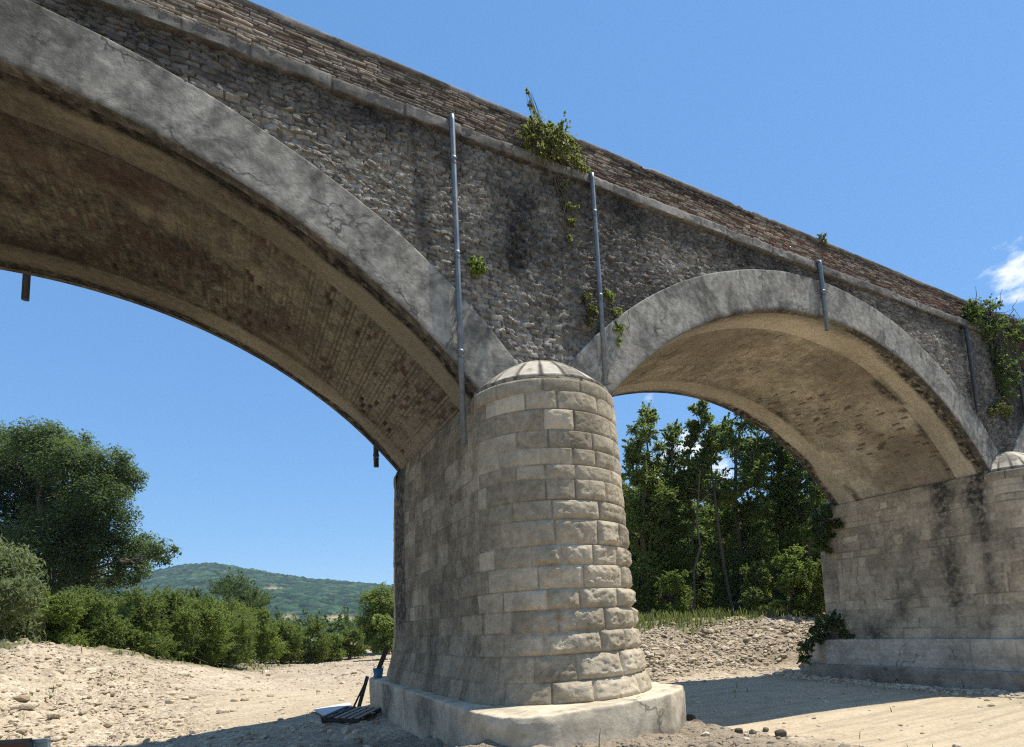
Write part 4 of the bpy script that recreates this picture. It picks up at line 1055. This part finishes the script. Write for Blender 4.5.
# pale willow at the left edge
tree('willow_tree', base_at(12, 23), px_clumps([(8, 565, 24), (-12, 560, 28), (22, 590, 18), (10, 600, 24), (28, 620, 14), (-10, 610, 30), (14, 632, 20), (-30, 590, 34)], 23, 1.0, 2),
     16000, 0.26, LEAF_WILLOW, MAT_PALEBARK, 'grey green willow at the left edge in front of the oak', 'tree', trunk_r=0.12, seed=12, droop=0.9, asp=0.22, sub=4)
SHR = 'shrubs lining the far edge of the gravel'
def shrub(x, ytop, ybot, half, D, mat, label, seed, n=7000, ls=0.2):
    rnd = random.Random(seed); ytop -= rnd.uniform(-3, 9 if x < 245 else 0); x += rnd.uniform(-3, 3); h = ybot-ytop; cl = []; n = int(n*4.2); ls *= 0.62; half *= 1.12
    for k in range(12):
        t = rnd.uniform(0.18, 0.86); xx = x+rnd.uniform(-1, 1)*half*(0.80-0.40*abs(t-0.35)); cl.append((xx, ybot-h*t, half*rnd.uniform(0.34, 0.52)))
    cl += [(x-half*0.5, ybot-h*0.2, half*0.4), (x+half*0.5, ybot-h*0.2, half*0.4), (x+rnd.uniform(-.2, .2)*half, ytop+half*0.28, half*0.28), (x, ybot-h*0.15, half*0.4)]
    return tree('shrub', (lambda p: (p[0], p[1], gz(p[0], p[1])))(at(x, ybot, D)), px_clumps(cl, D, half*0.5*D/FPX, seed), n, ls, mat, TWIG, label, 'shrub', SHR, trunk_r=0.06, seed=seed, trunk_name='stem', asp=0.34, sub=4, shell=0.3, subr=0.42, up=0.55)
shrub(60, 600, 655, 26, 25, LEAF_LIME, 'bright green leafy shrub beside the grey willow', 1001, 9000, .16)
shrub(30, 600, 655, 18, 27, LEAF_OAK, 'dark shrub half hidden between the willow and bright shrub', 1002, 6000, .16)
shrub(92, 588, 657, 30, 27, LEAF_SHRUB, 'broad mid green shrub under the oak', 1003, 9000, .17)
shrub(132, 587, 660, 30, 29, LEAF_SHRUB, 'tall mid green shrub just right of the oak', 1004, 9000, .17)
shrub(168, 592, 664, 28, 31, LEAF_SHRUB, 'olive green shrub where the oak crown ends', 1005, 9000, .18)
shrub(198, 598, 668, 26, 33, LEAF_LIME, 'feathery light green shrub growing on the crest of the bank', 1006, 9000, .18)
shrub(226, 606, 671, 27, 35, LEAF_SHRUB, 'rounded dark based shrub at the low end of the bank', 1007, 9000, .18)
shrub(258, 606, 664, 22, 42, LEAF_LIME, 'light green shrub in the middle of the far gravel edge', 1008, 7000, .22)
shrub(285, 618, 662, 18, 45, LEAF_SHRUB, 'low olive shrub right of the light green one', 1009, 6000, .22)
shrub(308, 624, 664, 17, 48, LEAF_SHRUB, 'small round shrub below the far bare field', 1010, 6000, .24)
shrub(332, 632, 660, 15, 50, LEAF_LIME, 'low yellowish shrub near the pier end of the row', 1011, 5000, .24)
shrub(352, 630, 658, 14, 52, LEAF_SHRUB, 'last low shrub of the row beside the small trees', 1012, 5000, .24)
rnd = random.Random(66)
for k in range(12):
    x_ = 48+k*25+rnd.uniform(-8, 8); D_ = float(np.interp(x_, [40, 130, 226, 258, 350], [24.5, 28.5, 36, 43, 53]))+rnd.uniform(-.5, 3); yb = float(np.interp(x_, [40, 130, 226, 258, 350], [655, 660, 671, 664, 658]))
    shrub(x_, yb-rnd.uniform(18, 66)*float(np.interp(x_, [40, 250, 350], [1, .95, .6])), yb, rnd.uniform(14, 24), D_, (LEAF_SHRUB, LEAF_OAK, LEAF_LIME)[k % 3], 'olive shrub grown into the dense thicket along the left bank', 1100+k, 4000, .17)
shrub(240, 585, 640, 30, 58, LEAF_OAK, 'dark bush rising behind the row of shrubs', 1013, 7000, .28)
shrub(110, 590, 640, 30, 40, LEAF_OAK, 'dark bush in the shade below the oak crown', 1014, 7000, .22)
shrub(200, 592, 640, 28, 50, LEAF_OAK, 'second dark bush behind the feathery shrub', 1015, 7000, .26)
tree('broadleaf_tree', base_at(375, 58), px_clumps([(372, 602, 14), (382, 595, 12), (368, 620, 13), (386, 615, 14), (378, 636, 15), (395, 605, 12), (400, 630, 14), (366, 640, 10)], 58, 1.2, 3), 16000, 0.24, LEAF_SHRUB, MAT_BARK,
     'round green tree beyond the gravel beside the near pier', 'tree', trunk_r=0.16, seed=21)
tree('broadleaf_tree', base_at(384, 50), px_clumps([(381, 622, 9), (390, 628, 10), (384, 640, 11), (376, 646, 8), (393, 645, 10)], 50, 1.0, 4), 5000, 0.28, LEAF_LIME, MAT_BARK,
     'small yellow green tree in front of the round tree by the pier', 'tree', trunk_r=0.1, seed=22)
tree('broadleaf_tree', base_at(404, 75), px_clumps([(400, 592, 12), (396, 600, 10), (408, 600, 16), (412, 620, 20)], 75, 2, 5), 6000, 0.4, LEAF_OAK, MAT_BARK,
     'taller tree showing just past the pier edge', 'tree', trunk_r=0.2, seed=23)

# right: the wood behind the second arch
WOOD = 'trees of the wood behind the second arch'
def column(x, ytop, ybot, w, D, seed, taper=0.5, n=None):
    rnd = random.Random(seed); L = []; y = ytop+w*0.35; k = 0
    while y < ybot:
        t = (y-ytop)/(ybot-ytop); ww = w*(taper+(1-taper)*min(1, t*2.2))
        L.append((x+rnd.uniform(-1, 1)*ww*0.45, y, ww*rnd.uniform(0.42, 0.62)))
        if t > 0.12: L.append((x+rnd.choice((-1, 1))*ww*rnd.uniform(0.5, 0.8), y+rnd.uniform(-.2, .2)*w, ww*rnd.uniform(0.3, 0.46)))
        y += w*rnd.uniform(0.34, 0.5); k += 1
    return L
def wood_tree(x, ytop, ybot, w, D, mat, label, seed, n, ls, taper=0.5, lean=0, trunk=0.2, bark=MAT_BARK, shell=.4, subr=.4, name='broadleaf_tree'):
    b = base_at(x+lean, D)
    tp = at(x, ytop+w*0.5, D)
    tree(name, b, px_clumps(column(x, ytop, ybot, w, D, seed, taper), D, w*0.7*D/FPX, seed), int(n*3.4), ls*.6, mat, bark, label, 'tree', WOOD, trunk_r=trunk, seed=seed, lean=tp, shell=shell, subr=subr, up=0.25, sub=4, asp=.6)
wood_tree(646, 402, 606, 27, 38, LEAF_POPLAR, 'slender dark tree closest to the near pier', 2001, 20000, .25, .55)
wood_tree(670, 420, 606, 27, 40, LEAF_WOOD, 'dark tree with a pointed top left of the sky gap', 2002, 20000, .25, .6)
wood_tree(622, 470, 605, 22, 44, LEAF_POPLAR, 'lighter tree half hidden by the near pier', 2003, 12000, .27, .6)
wood_tree(702, 398, 500, 18, 39, LEAF_POPLAR, 'thin leaning poplar with bare lower trunk by the sky gap', 2004, 9000, .24, .5, lean=34, trunk=.11, bark=MAT_BARK, name='poplar_tree', subr=.3)
wood_tree(740, 385, 600, 34, 41, LEAF_POPLAR, 'tall full tree right of the leaning poplar', 2005, 20000, .26, .6)
wood_tree(778, 380, 604, 36, 42, LEAF_POPLAR, 'broad tall tree in the middle of the second arch', 2006, 20000, .27, .6)
wood_tree(814, 395, 600, 32, 40, LEAF_WOOD, 'dark tall tree next to the far pier', 2007, 18000, .26, .6)
wood_tree(850, 400, 580, 32, 45, LEAF_WOOD, 'tall tree mostly hidden behind the far pier', 2008, 9000, .3, .6)
wood_tree(690, 520, 610, 22, 46, LEAF_WOOD, 'low dark tree filling the gap below the leaning poplar', 2009, 11000, .28, .7)
wood_tree(650, 520, 612, 24, 50, LEAF_WOOD, 'low shady tree behind the slender dark tree', 2010, 11000, .3, .7)
wood_tree(722, 500, 610, 26, 52, LEAF_WOOD, 'shady tree deep in the wood behind the poplar trunk', 2011, 12000, .3, .7)
wood_tree(764, 510, 610, 28, 54, LEAF_WOOD, 'shady tree deep in the wood at centre of the arch', 2012, 12000, .3, .7)
wood_tree(806, 500, 605, 28, 52, LEAF_WOOD, 'shady tree deep in the wood close to the far pier', 2013, 12000, .3, .7)
wood_tree(600, 440, 600, 28, 48, LEAF_WOOD, 'tree standing wholly in line with the near pier nose', 2014, 6000, .3, .6)
wood_tree(792, 545, 606, 20, 34, LEAF_LIME, 'low sunlit bright green tree in front of the wood near the far pier', 2015, 8000, .2, .7, trunk=.08)
wood_tree(757, 560, 608, 16, 36, LEAF_POPLAR, 'bushy sunlit sapling at the wood edge', 2016, 6000, .2, .7, trunk=.06)
for x_, yt_, w_, D_, m_, lb_ in ((815, 560, 20, 33, LEAF_WOOD, 'dark bush at the bank top touching the far pier'),):
    wood_tree(x_, yt_, 612, w_, D_, m_, lb_, 2030+int(x_), 7000, .18, .7, trunk=.05)
wood_tree(676, 570, 612, 16, 35, LEAF_WOOD, 'small bushy sapling near the top of the right bank', 2017, 3000, .2, .7, trunk=.06)
rnd = random.Random(5)
for i, (x, D, yt, ln) in enumerate(((700, 37, 470, -5), (658, 39, 480, 6), (690, 43, 480, 3), (668, 46, 480, -4))):
    b = base_at(x+ln, D); o = thing('bare_stem', b, 'thin bare trunk without low branches standing in the shaded wood', 'tree trunk', 'bare trunks inside the wood')
    mb = MB(); e = at(x, yt, D); limb(mb, np.array(b)-[0, 0, .2], e, rnd.uniform(.07, .12), .04, rnd, 7, .02, 7); st_ = mb.build('stem', MAT_BARK, o, True)
    for k in range(5):
        mb = MB(); t = rnd.uniform(.5, .95); p = np.array(b)*(1-t)+e*t; limb(mb, p, p+np.array([rnd.uniform(-1.2, 1.2), rnd.uniform(-1.2, 1.2), rnd.uniform(.2, 1.0)]), .025, .008, rnd, 4, .1, 5); mb.build('branch', MAT_BARK, o, True)
# far wood mass that closes the view behind those trees
def mass(name, pts, n, ls, mat, seed, label):
    C = np.array([p[:3] for p in pts]); R = np.array([p[3] for p in pts])
    V, F, tone, _ = leaves(C, R, n, ls, seed, 0.3, 0, 0.55, sub=3, up=.3)
    o = mesh_obj(name, V, F, mat, None, {'tone': tone}, False, (0, 0, 0)); tag(o, label, 'wood', kind='stuff')
pts = []
for k in range(110):
    x = rnd.uniform(560, 900); D = rnd.uniform(58, 74); y = 622-125*rnd.uniform(0, 1)**1.3; p = at(x, y, D); pts.append((p[0], p[1], p[2], rnd.uniform(2.2, 3.6)))
mass('distant_wood', pts, 200000, .42, LEAF_WOOD, 2100, 'dense dark wood closing the view behind the second arch')
pts = []
for k in range(90):
    x = rnd.uniform(90, 440); D = rnd.uniform(110, 190); y = 640-rnd.uniform(-2, 24 if x < 275 else 13)+(x-250)*-0.03; p = at(x, y, D); pts.append((p[0], p[1], p[2], rnd.uniform(2.2, 4.2)))
mass('distant_treeline', pts, 42000, .8, LEAF_OAK, 2101, 'distant belt of trees on the valley floor below the hill')

# grass on the right bank and weeds
def grass(name, seed, n, dens, hmin, hmax, label, rmin=8, rmax=60):
    rg = np.random.default_rng(seed); base = math.atan2(_fw[1], _fw[0])
    a = base-rg.uniform(-0.95, 0.95, n); r = np.exp(rg.uniform(math.log(rmin), math.log(rmax), n))
    x = CAM[0]+r*np.cos(a); y = CAM[1]+r*np.sin(a)
    k = (rg.uniform(0, 1, n) < dens(x, y)) & ~in_poly(x, y); x, y, r = x[k], y[k], r[k]; n = len(x)
    z = ground_z(x, y)-0.03; h = rg.uniform(hmin, hmax, n); az = rg.uniform(0, 6.28, n); ln = rg.uniform(0.1, 0.55, n)
    w = np.maximum(0.012, r*0.0009)
    ca, sa = np.cos(az), np.sin(az); B = np.stack([x, y, z], -1); side = np.stack([-sa, ca, 0*ca], -1)*w[:, None]
    m1 = B+np.stack([ca*ln*h*.3, sa*ln*h*.3, h*.6], -1); tp = B+np.stack([ca*ln*h, sa*ln*h, h*.95], -1)
    V = np.stack([B-side, B+side, m1+side*.7, m1-side*.7, tp], 1).reshape(-1, 3)
    q = 5*np.arange(n)[:, None]
    o = mesh_obj(name, V, [q+np.array([[0, 1, 2, 3]]), q+np.array([[3, 2, 4]])], GRASS, None, {'tone': np.repeat(np.clip(rg.normal(.45, .25, n), 0, 1), 5)}, False, (0, 0, 0))
    tag(o, label, 'grass', kind='stuff')
def g_dens(x, y):
    lb, rb, tr, soil, gr = masks(x, y)
    return gr*sstep(0.34, 0.58, fbm(x*0.8, y*0.8, 0, 3, 2201))
grass('bank_grass', 2202, 160000, lambda x, y: g_dens(x, y)*sstep(6, 10, x), 0.2, 0.7, 'dry green grass along the tops of the banks')
grass('crest_grass', 2205, 50000, lambda x, y: g_dens(x, y)*sstep(2, -2, x), 0.08, 0.3, 'short dry grass along the crest of the left bank')
def g2(x, y):
    lb, rb, tr, soil, gr = masks(x, y)
    return np.clip(lb+rb*0.7+.1, 0, 1)*(1-gr)*sstep(0.66, 0.72, fbm(x*0.7, y*0.7, 0, 4, 2203))
grass('sparse_weeds', 2204, 16000, g2, 0.12, 0.4, 'sparse weeds in the rubble of the banks')

# plants on the bridge
def clingers(name, clumps, n, ls, mat, label, cat, seed, stems, droop=0.2, group=None, asp=.6):
    C = np.array([c[:3] for c in clumps], float); R = np.array([c[3] for c in clumps])
    o = thing(name, C[0]+[0, 0, 0], label, cat, group)
    V, F, tone, SCn = leaves(C, R, n, ls, seed, .25, droop, asp, sub=2, subr=.5, up=.2)
    V[:, 1] = np.minimum(V[:, 1], -0.03) if C[0][1] < 1 else V[:, 1]
    mesh_obj('foliage', V, F, mat, o, {'tone': tone}, False)
    rnd = random.Random(seed); mb = MB()
    for a, b in stems: limb(mb, a, b, .018, .005, rnd, 6, .06, 5)
    for c in SCn[::2]: limb(mb, np.array(stems[0][0]), c, .012, .004, rnd, 5, .08, 4)
    mb.build('stems', TWIG, o, True)
    return o
root = (1.9, -.02, 5.6)
clingers('caper_bush', [(1.75, -.38, 5.75, .30), (1.5, -.32, 5.95, .26), (2.05, -.40, 5.85, .30), (1.85, -.45, 5.5, .28), (1.5, -.34, 5.4, .24), (1.2, -.30, 5.65, .2), (2.3, -.22, 5.6, .22), (1.45, -.15, 6.15, .2), (1.25, -.15, 5.5, .14), (2.55, -.15, 5.5, .16), (1.95, -.2, 6.1, .18), (1.4, -.12, 6.6, .08), (1.36, -.12, 6.85, .07), (2.35, -.1, 6.2, .07)],
         3000, .068, LEAF_CAPER, 'green bush sprouting from the brick parapet above the near pier', 'bush', 3001, [(root, (1.33, -.12, 6.95)), (root, (2.6, -.12, 5.45)), (root, (1.3, -.2, 5.4)), (root, (2.4, -.1, 6.25)), (root, (1.9, -.4, 5.4))], .35)
clingers('hanging_vine', [(2.1, -.1, 4.95, .12), (2.15, -.1, 4.5, .1), (2.25, -.1, 4.2, .13), (2.2, -.1, 3.8, .09), (2.35, -.08, 4.55, .1)], 420, .075, LEAF_CAPER, 'thin vine strand hanging down the wall below the parapet bush', 'vine', 3002, [((1.95, -.05, 5.3), (2.2, -.1, 3.6)), ((1.95, -.05, 5.3), (2.4, -.1, 4.3))], .5)
clingers('wall_plant', [(.02, -.14, 2.62, .14), (.10, -.16, 2.5, .12), (.0, -.12, 2.42, .1)], 420, .075, LEAF_LIME, 'small yellow green plant growing from the wall near the left drainpipe', 'plant', 3003, [((.05, 0, 2.5), (.0, -.2, 2.7)), ((.05, 0, 2.5), (.15, -.2, 2.5))], .3)
clingers('wall_plant', [(2.55, -.1, 2.5, .13), (2.62, -.12, 2.2, .15), (2.58, -.1, 1.95, .1)], 380, .075, LEAF_CAPER, 'small plant on the wall left of the pipe above the pier cap', 'plant', 3004, [((2.6, 0, 2.2), (2.5, -.15, 2.6)), ((2.6, 0, 2.2), (2.6, -.15, 1.9))], .3)
clingers('wall_plant', [(3.15, -.1, 2.7, .13), (3.3, -.1, 2.35, .15), (3.35, -.1, 1.95, .15), (3.25, -.1, 1.65, .12)], 480, .075, LEAF_SHRUB, 'straggling plant on the wall right of the pipe above the pier cap', 'plant', 3005, [((3.3, 0, 2.1), (3.1, -.15, 2.8)), ((3.3, 0, 2.1), (3.3, -.15, 1.6))], .3)
clingers('parapet_tuft', [(10.9, -.1, 6.42, .12), (11.05, -.08, 6.25, .1)], 160, .07, LEAF_CAPER, 'tiny plant tuft on the parapet above the right hand drainpipe', 'plant', 3006, [((10.95, .0, 6.2), (10.9, -.1, 6.5))], 0)
ivy = []
rnd = random.Random(9)
for k in range(40):
    x = rnd.uniform(18.6, 24.5); ivy.append((x, -rnd.uniform(.1, .42), rnd.uniform(5.4, 6.4)-.12*abs(x-21), rnd.uniform(.18, .36)))
for k in range(34):
    z = rnd.uniform(2.9, 5.6); ivy.append((20.6+rnd.uniform(-1, 1)*(.35+.33*(z-2.9)/2.4*1.6), -rnd.uniform(.1, .3), z, rnd.uniform(.2, .34)))
for k in range(10): ivy.append((22.9+rnd.uniform(-.5, .5), -rnd.uniform(.1, .25), rnd.uniform(3.2, 5.6), rnd.uniform(.18, .3)))
clingers('ivy', ivy, 11000, .095, LEAF_IVY, 'thick dark ivy draped over the parapet above the far pier', 'ivy', 3007, [((20.5, -.05, 6.2), (20.6, -.15, 3)), ((20.5, -.05, 6.2), (23.5, -.2, 6.4)), ((20.5, -.05, 6.2), (18.5, -.2, 5.9)), ((21, -.05, 6.3), (21.2, -.3, 7.2)), ((22, -.05, 6.3), (22.3, -.3, 7.1)), ((19.6, -.05, 6.3), (19.4, -.2, 6.9))], .4)
clingers('wall_plant', [(19.6, -.14, 2.35, .25), (19.95, -.14, 2.5, .25), (20.3, -.14, 2.3, .22), (19.3, -.12, 2.2, .16)], 900, .12, LEAF_CAPER, 'light green plant on the wall below the thick ivy', 'plant', 3008, [((20, 0, 2.3), (19.3, -.15, 2.2)), ((20, 0, 2.3), (20.4, -.15, 2.5))], .2)
clingers('creeper', [(18.35, 6.15, -.35, .30), (18.32, 6.2, -.8, .36), (18.3, 6.35, -1.25, .38), (18.3, 6.5, -1.65, .3), (18.4, 6.0, -.05, .22), (18.25, 6.7, -1.0, .35), (18.3, 6.6, -.5, .3), (18.35, 6.1, -1.9, .16)], 5200, .11, LEAF_IVY, 'dark creeper hanging at the far edge of the second pier', 'creeper', 3009, [((18.5, 6.6, -.1), (18.3, 6.9, -2.0))], .6)
clingers('creeper', [(18.42, 5.62, -.82, .2), (18.42, 5.5, -.9, .16)], 500, .12, LEAF_IVY, 'small dark tuft on the pier face beside the hanging creeper', 'creeper', 3010, [((18.55, 5.6, -.8), (18.4, 5.6, -1.0)), ((18.5, 6.3, -1.3), (18.42, 5.7, -.9))], .3)
clingers('base_shrub', [(18.25, 6.1, -5.1, .40), (18.0, 6.6, -5.0, .42), (18.2, 5.7, -5.4, .25), (17.9, 6.8, -5.5, .45), (17.6, 7.2, -6.0, .35), (17.55, 7.3, -6.4, .3), (18.2, 6.3, -4.75, .3), (18.25, 5.4, -5.55, .14)], 7000, .105, LEAF_OAK, 'dark shrub growing at the foot of the second pier', 'shrub', 3011, [((17.9, 7.0, -5.7), (18, 6.6, -4.8)), ((17.9, 7.0, -5.7), (17.5, 7.5, -5))], .2)

# ------------------------------------------------------------------ hill
def hill():
    D0 = 1500.0
    px = np.array([-120, 0, 60, 110, 150, 180, 205, 230, 270, 310, 350, 380, 420, 480, 560, 700, 900])
    py = np.array([612, 596, 586, 577, 571, 565, 563, 566, 573, 579, 582, 585, 588, 592, 598, 608, 612])
    n, m_ = 520, 150
    xs = np.linspace(-120, 760, n); crest = np.interp(xs, px, py)
    depth = np.concatenate([np.linspace(0, 1, m_-12), 1+np.linspace(0.03, 0.5, 12)])
    X, Tt = np.meshgrid(xs, depth, indexing='ij')
    D = 700+(D0-700)*Tt
    dirx = np.stack([at(x, 640, 1.0)-CAM for x in xs])
    P = CAM[None, None]+dirx[:, None, :]*D[..., None]
    zc = np.array([at(x, y, D0)[2] for x, y in zip(xs, crest)])[:, None]
    t = np.clip(Tt, 0, 1)
    prof = np.where(Tt <= 1, t**1.25, 1-(Tt-1)*0.9)
    z = -6+(zc+6)*prof
    gx, gy = P[..., 0], P[..., 1]
    z = z+26*(fbm(gx*0.004, gy*0.004, 0, 4, 4001)-0.5)*np.sin(np.pi*np.clip(Tt, 0, 1))*1.2
    fld = np.zeros(z.shape)
    for (fx, fy, wx, wy) in ((341, 621, 15, 5), (291, 619, 9, 3), (276, 590, 12, 1.4), (262, 600, 5, 1.2)):
        q = P-CAM; zz = q@_fw; sx = CX+FPX*(q@_rt)/zz
        qq = np.stack([gx, gy, z], -1)-CAM; zz = qq@_fw; sy = CY-FPX*(qq@_up)/zz
        fld = np.maximum(fld, 1-sstep(0.7, 1.2, np.hypot((sx-fx)/wx, (sy-fy)/wy)+0.5*(fbm(gx*0.03, gy*0.03, 0, 3, 4003)-0.5)))
    e, ID, _, _ = worley(gx, gy, 13.0, 13.0, 0.9, 4002, 2.0)
    z = z+(1-fld)*(5.0*np.sqrt(np.clip(e, 0, 1))+3.5*ID+5*(fbm(gx*0.02, gy*0.02, 0, 3, 4005)-0.5))
    V = np.stack([gx, gy, z], -1).reshape(-1, 3)
    m = Mat('wooded_hill')
    c = m.mix(m.ramp(m.noise(0.03, 8, 0.75), 0.42, 0.60), (0.012, 0.031, 0.020), (0.046, 0.084, 0.040))  # greens pushed bluer, painting part of the distance haze in
    c = m.mul(c, m.ramp(m.attr('tone'), 0, 1, 0.45, 1.5, False))
    c = m.mix(m.attr('field'), c, (0.34, 0.27, 0.15))
    mat = m.finish(c, 0.95, m.bump(m.noise(0.25, 4, 0.7), 0.8, 3.0), spec=0.05)
    o = mesh_obj('hills', V, gridF(n, m_, False), mat, None, {'field': fld.ravel(), 'tone': ID.ravel()}, True, (0, 0, 0))
    tag(o, kind='structure')
hill()

# ------------------------------------------------------------------ things left on site
# pallet leaning on the near pier footing
def pallet(c, rot):
    o = thing('wooden_pallet', c, 'dark wooden pallet propped against the footing of the near pier', 'pallet')
    c = np.array(c)
    def put(name, p, s, mat):
        mb = MB(); mb.box(c+rot@np.array(p), s, rot); return mb.build(name, mat, o)
    for x in (-0.52, 0, 0.52): put('runner', (x, 0, 0.05), (0.09, 1.0, 0.09), MAT_DWOOD)
    for k in range(6): put('board', (0, -0.44+0.176*k, 0.108), (1.2, 0.115, 0.022), MAT_WOOD if k < 4 else MAT_DWOOD)
    for k in range(3): put('bottom_board', (0, -0.44+0.44*k, -0.008), (1.2, 0.1, 0.02), MAT_DWOOD)
pr = rotz(1.72)@rotx(-0.0)@roty(0.0)
qp = hit_ground(352, 720)
pallet((qp[0], qp[1], gz(qp[0], qp[1])+0.07), rotz(0.9)@roty(-0.07)@rotx(0.05))
def flat_sheet(name, label, cat, quad, th, mat):
    """thin board lying on the ground: four corners in plan"""
    q = np.array([(x, y, gz(x, y)+0.05) for x, y in quad]); cc = q.mean(0)
    n = 6; V = []
    for k in range(2):
        for i in range(n):
            for j in range(n):
                u, v = i/(n-1), j/(n-1)
                pnt = (q[0]*(1-u)+q[1]*u)*(1-v)+(q[3]*(1-u)+q[2]*u)*v
                V.append(pnt+np.array([0, 0, k*th+0.012*math.sin(3*u+2*v)]))
    F = []
    for i in range(n-1):
        for j in range(n-1):
            a = i*n+j; F.append([n*n+a, n*n+a+n, n*n+a+n+1, n*n+a+1]); F.append([a, a+1, a+n+1, a+n])
    for i in range(n-1):
        for a, b in ((i*n, (i+1)*n), (i*n+n-1, (i+1)*n+n-1), (i, i+1), ((n-1)*n+i, (n-1)*n+i+1)): F.append([a, b, n*n+b, n*n+a])
    mb = MB(); mb.add(V, F); o = mb.build(name, mat, None, False, cc); return tag(o, label, cat)
flat_sheet('board_sheet', 'pale flat board lying on the gravel behind the pallet', 'board', [tuple(hit_ground(*q_)[:2]) for q_ in ((313, 713), (330, 724), (354, 712), (350, 705.5))], 0.03, MAT_SHEET)
def plank(name, a, b, w, t, mat, label, cat):
    a, b = np.array(a, float), np.array(b, float); d = b-a; L = np.linalg.norm(d); z = d/L
    x = np.cross(z, [0.2, 1, 0.1]); x /= np.linalg.norm(x); y = np.cross(z, x)
    mb = MB(); mb.box((0, 0, L/2), (w, t, L)); V = np.concatenate(mb.v)@np.stack([x, y, z], 1).T+a
    o = mesh_obj(name, V, [np.array(f) for f in mb.f.values()], mat, None, None, False, a); return tag(o, label, cat, 'planks leaning on the near footing')
plank('plank', (-0.98, 7.1, gz(-0.98, 7.1)-.02), (-0.58, 7.75, -5.58), .10, .035, MAT_DWOOD, 'dark timber plank leaning on the far corner of the footing', 'plank')
plank('plank', (-1.2, 6.9, gz(-1.2, 6.9)-.02), (-0.68, 7.4, -5.66), .05, .03, MAT_DWOOD, 'narrower dark batten leaning beside the wider plank', 'plank')
plank('plank', (-0.42, 7.45, -5.60), (-0.18, 6.95, -4.75), .13, .04, MAT_DWOOD, 'short dark plank standing on the footing against the pier', 'plank')
o = thing('bucket', (-0.36, 7.35, -5.612), 'blue bucket standing on top of the near pier footing', 'bucket')
mb = MB(); mb.tube([(-0.36, 7.35, -5.612), (-0.36, 7.35, -5.60), (-0.36, 7.35, -5.35), (-0.36, 7.35, -5.345), (-.36, 7.35, -5.36), (-.36, 7.35, -5.58)], [.105, .11, .145, .152, .135, .1], 18); mb.build('pail', MAT_BLUE, o, True)
mb = MB(); mb.tube([(-0.36+.15*math.cos(t), 7.35-.03, -5.36+.14*math.sin(t)*.6-.0) for t in np.linspace(0, math.pi, 12)], .006, 6); mb.build('handle', MAT_STRAP, o, True)
# upright sheet panels in the corner of the view
def panel(name, xa, ya, xb, yb, D, mat, rim, label, cat):
    a, b = at(xa, ya, D), at(xb, yb, D); g = gz((a[0]+b[0])/2, (a[1]+b[1])/2)
    z = (a[2]+b[2])/2; ang = math.atan2(b[1]-a[1], b[0]-a[0]); L = math.hypot(b[0]-a[0], b[1]-a[1]); c = np.array([(a[0]+b[0])/2, (a[1]+b[1])/2, 0])
    tl = math.atan2(b[2]-a[2], L); rot = rotz(ang)@roty(-tl); h = z-g
    o = thing(name, (c[0], c[1], g), label, cat)
    def put(nm, p, s_, m_):
        mb = MB(); mb.box(np.array([c[0], c[1], z])+rot@np.array(p), s_, rot); mb.build(nm, m_, o)
    put('sheet', (0, 0, -h*.5-.005), (L-.03, .012, h-.02), mat)
    put('rail', (0, 0, -.018), (L, .035, .036), rim); put('rail', (0, 0, -h*.8), (L-.07, .03, .03), rim)
    for k in (-1, 1): put('post', (k*(L/2-.016), 0, -h*.5-.03), (.032, .034, h+.03), rim)
panel('site_panel', -40, 743, 31, 738.2, 5.2, MAT_REDSTEEL, MAT_BLACKSTEEL, 'dark red upright sheet panel with black frame at the lower left corner', 'panel')
panel('site_panel', 33, 739.2, 49.5, 738.0, 5.25, MAT_GREYBOX, MAT_GREYBOX, 'narrow grey blue upright panel beside the dark red one', 'panel')

# ------------------------------------------------------------------ haze
def haze():
    mb = MB(); mb.box((0, 0, 110), (9000, 9000, 238)); o = mb.build('haze', None, None, False, (0, 0, 0))
    m = bpy.data.materials.new('haze'); m.use_nodes = True; t = m.node_tree; t.nodes.clear()
    v = t.nodes.new('ShaderNodeVolumePrincipled'); out = t.nodes.new('ShaderNodeOutputMaterial')
    v.inputs['Color'].default_value = (0.70, 0.87, 1.0, 1); v.inputs['Density'].default_value = 0.00012; v.inputs['Anisotropy'].default_value = 0.2
    t.links.new(v.outputs[0], out.inputs['Volume']); o.data.materials.append(m)
    tag(o, kind='stuff')
haze()
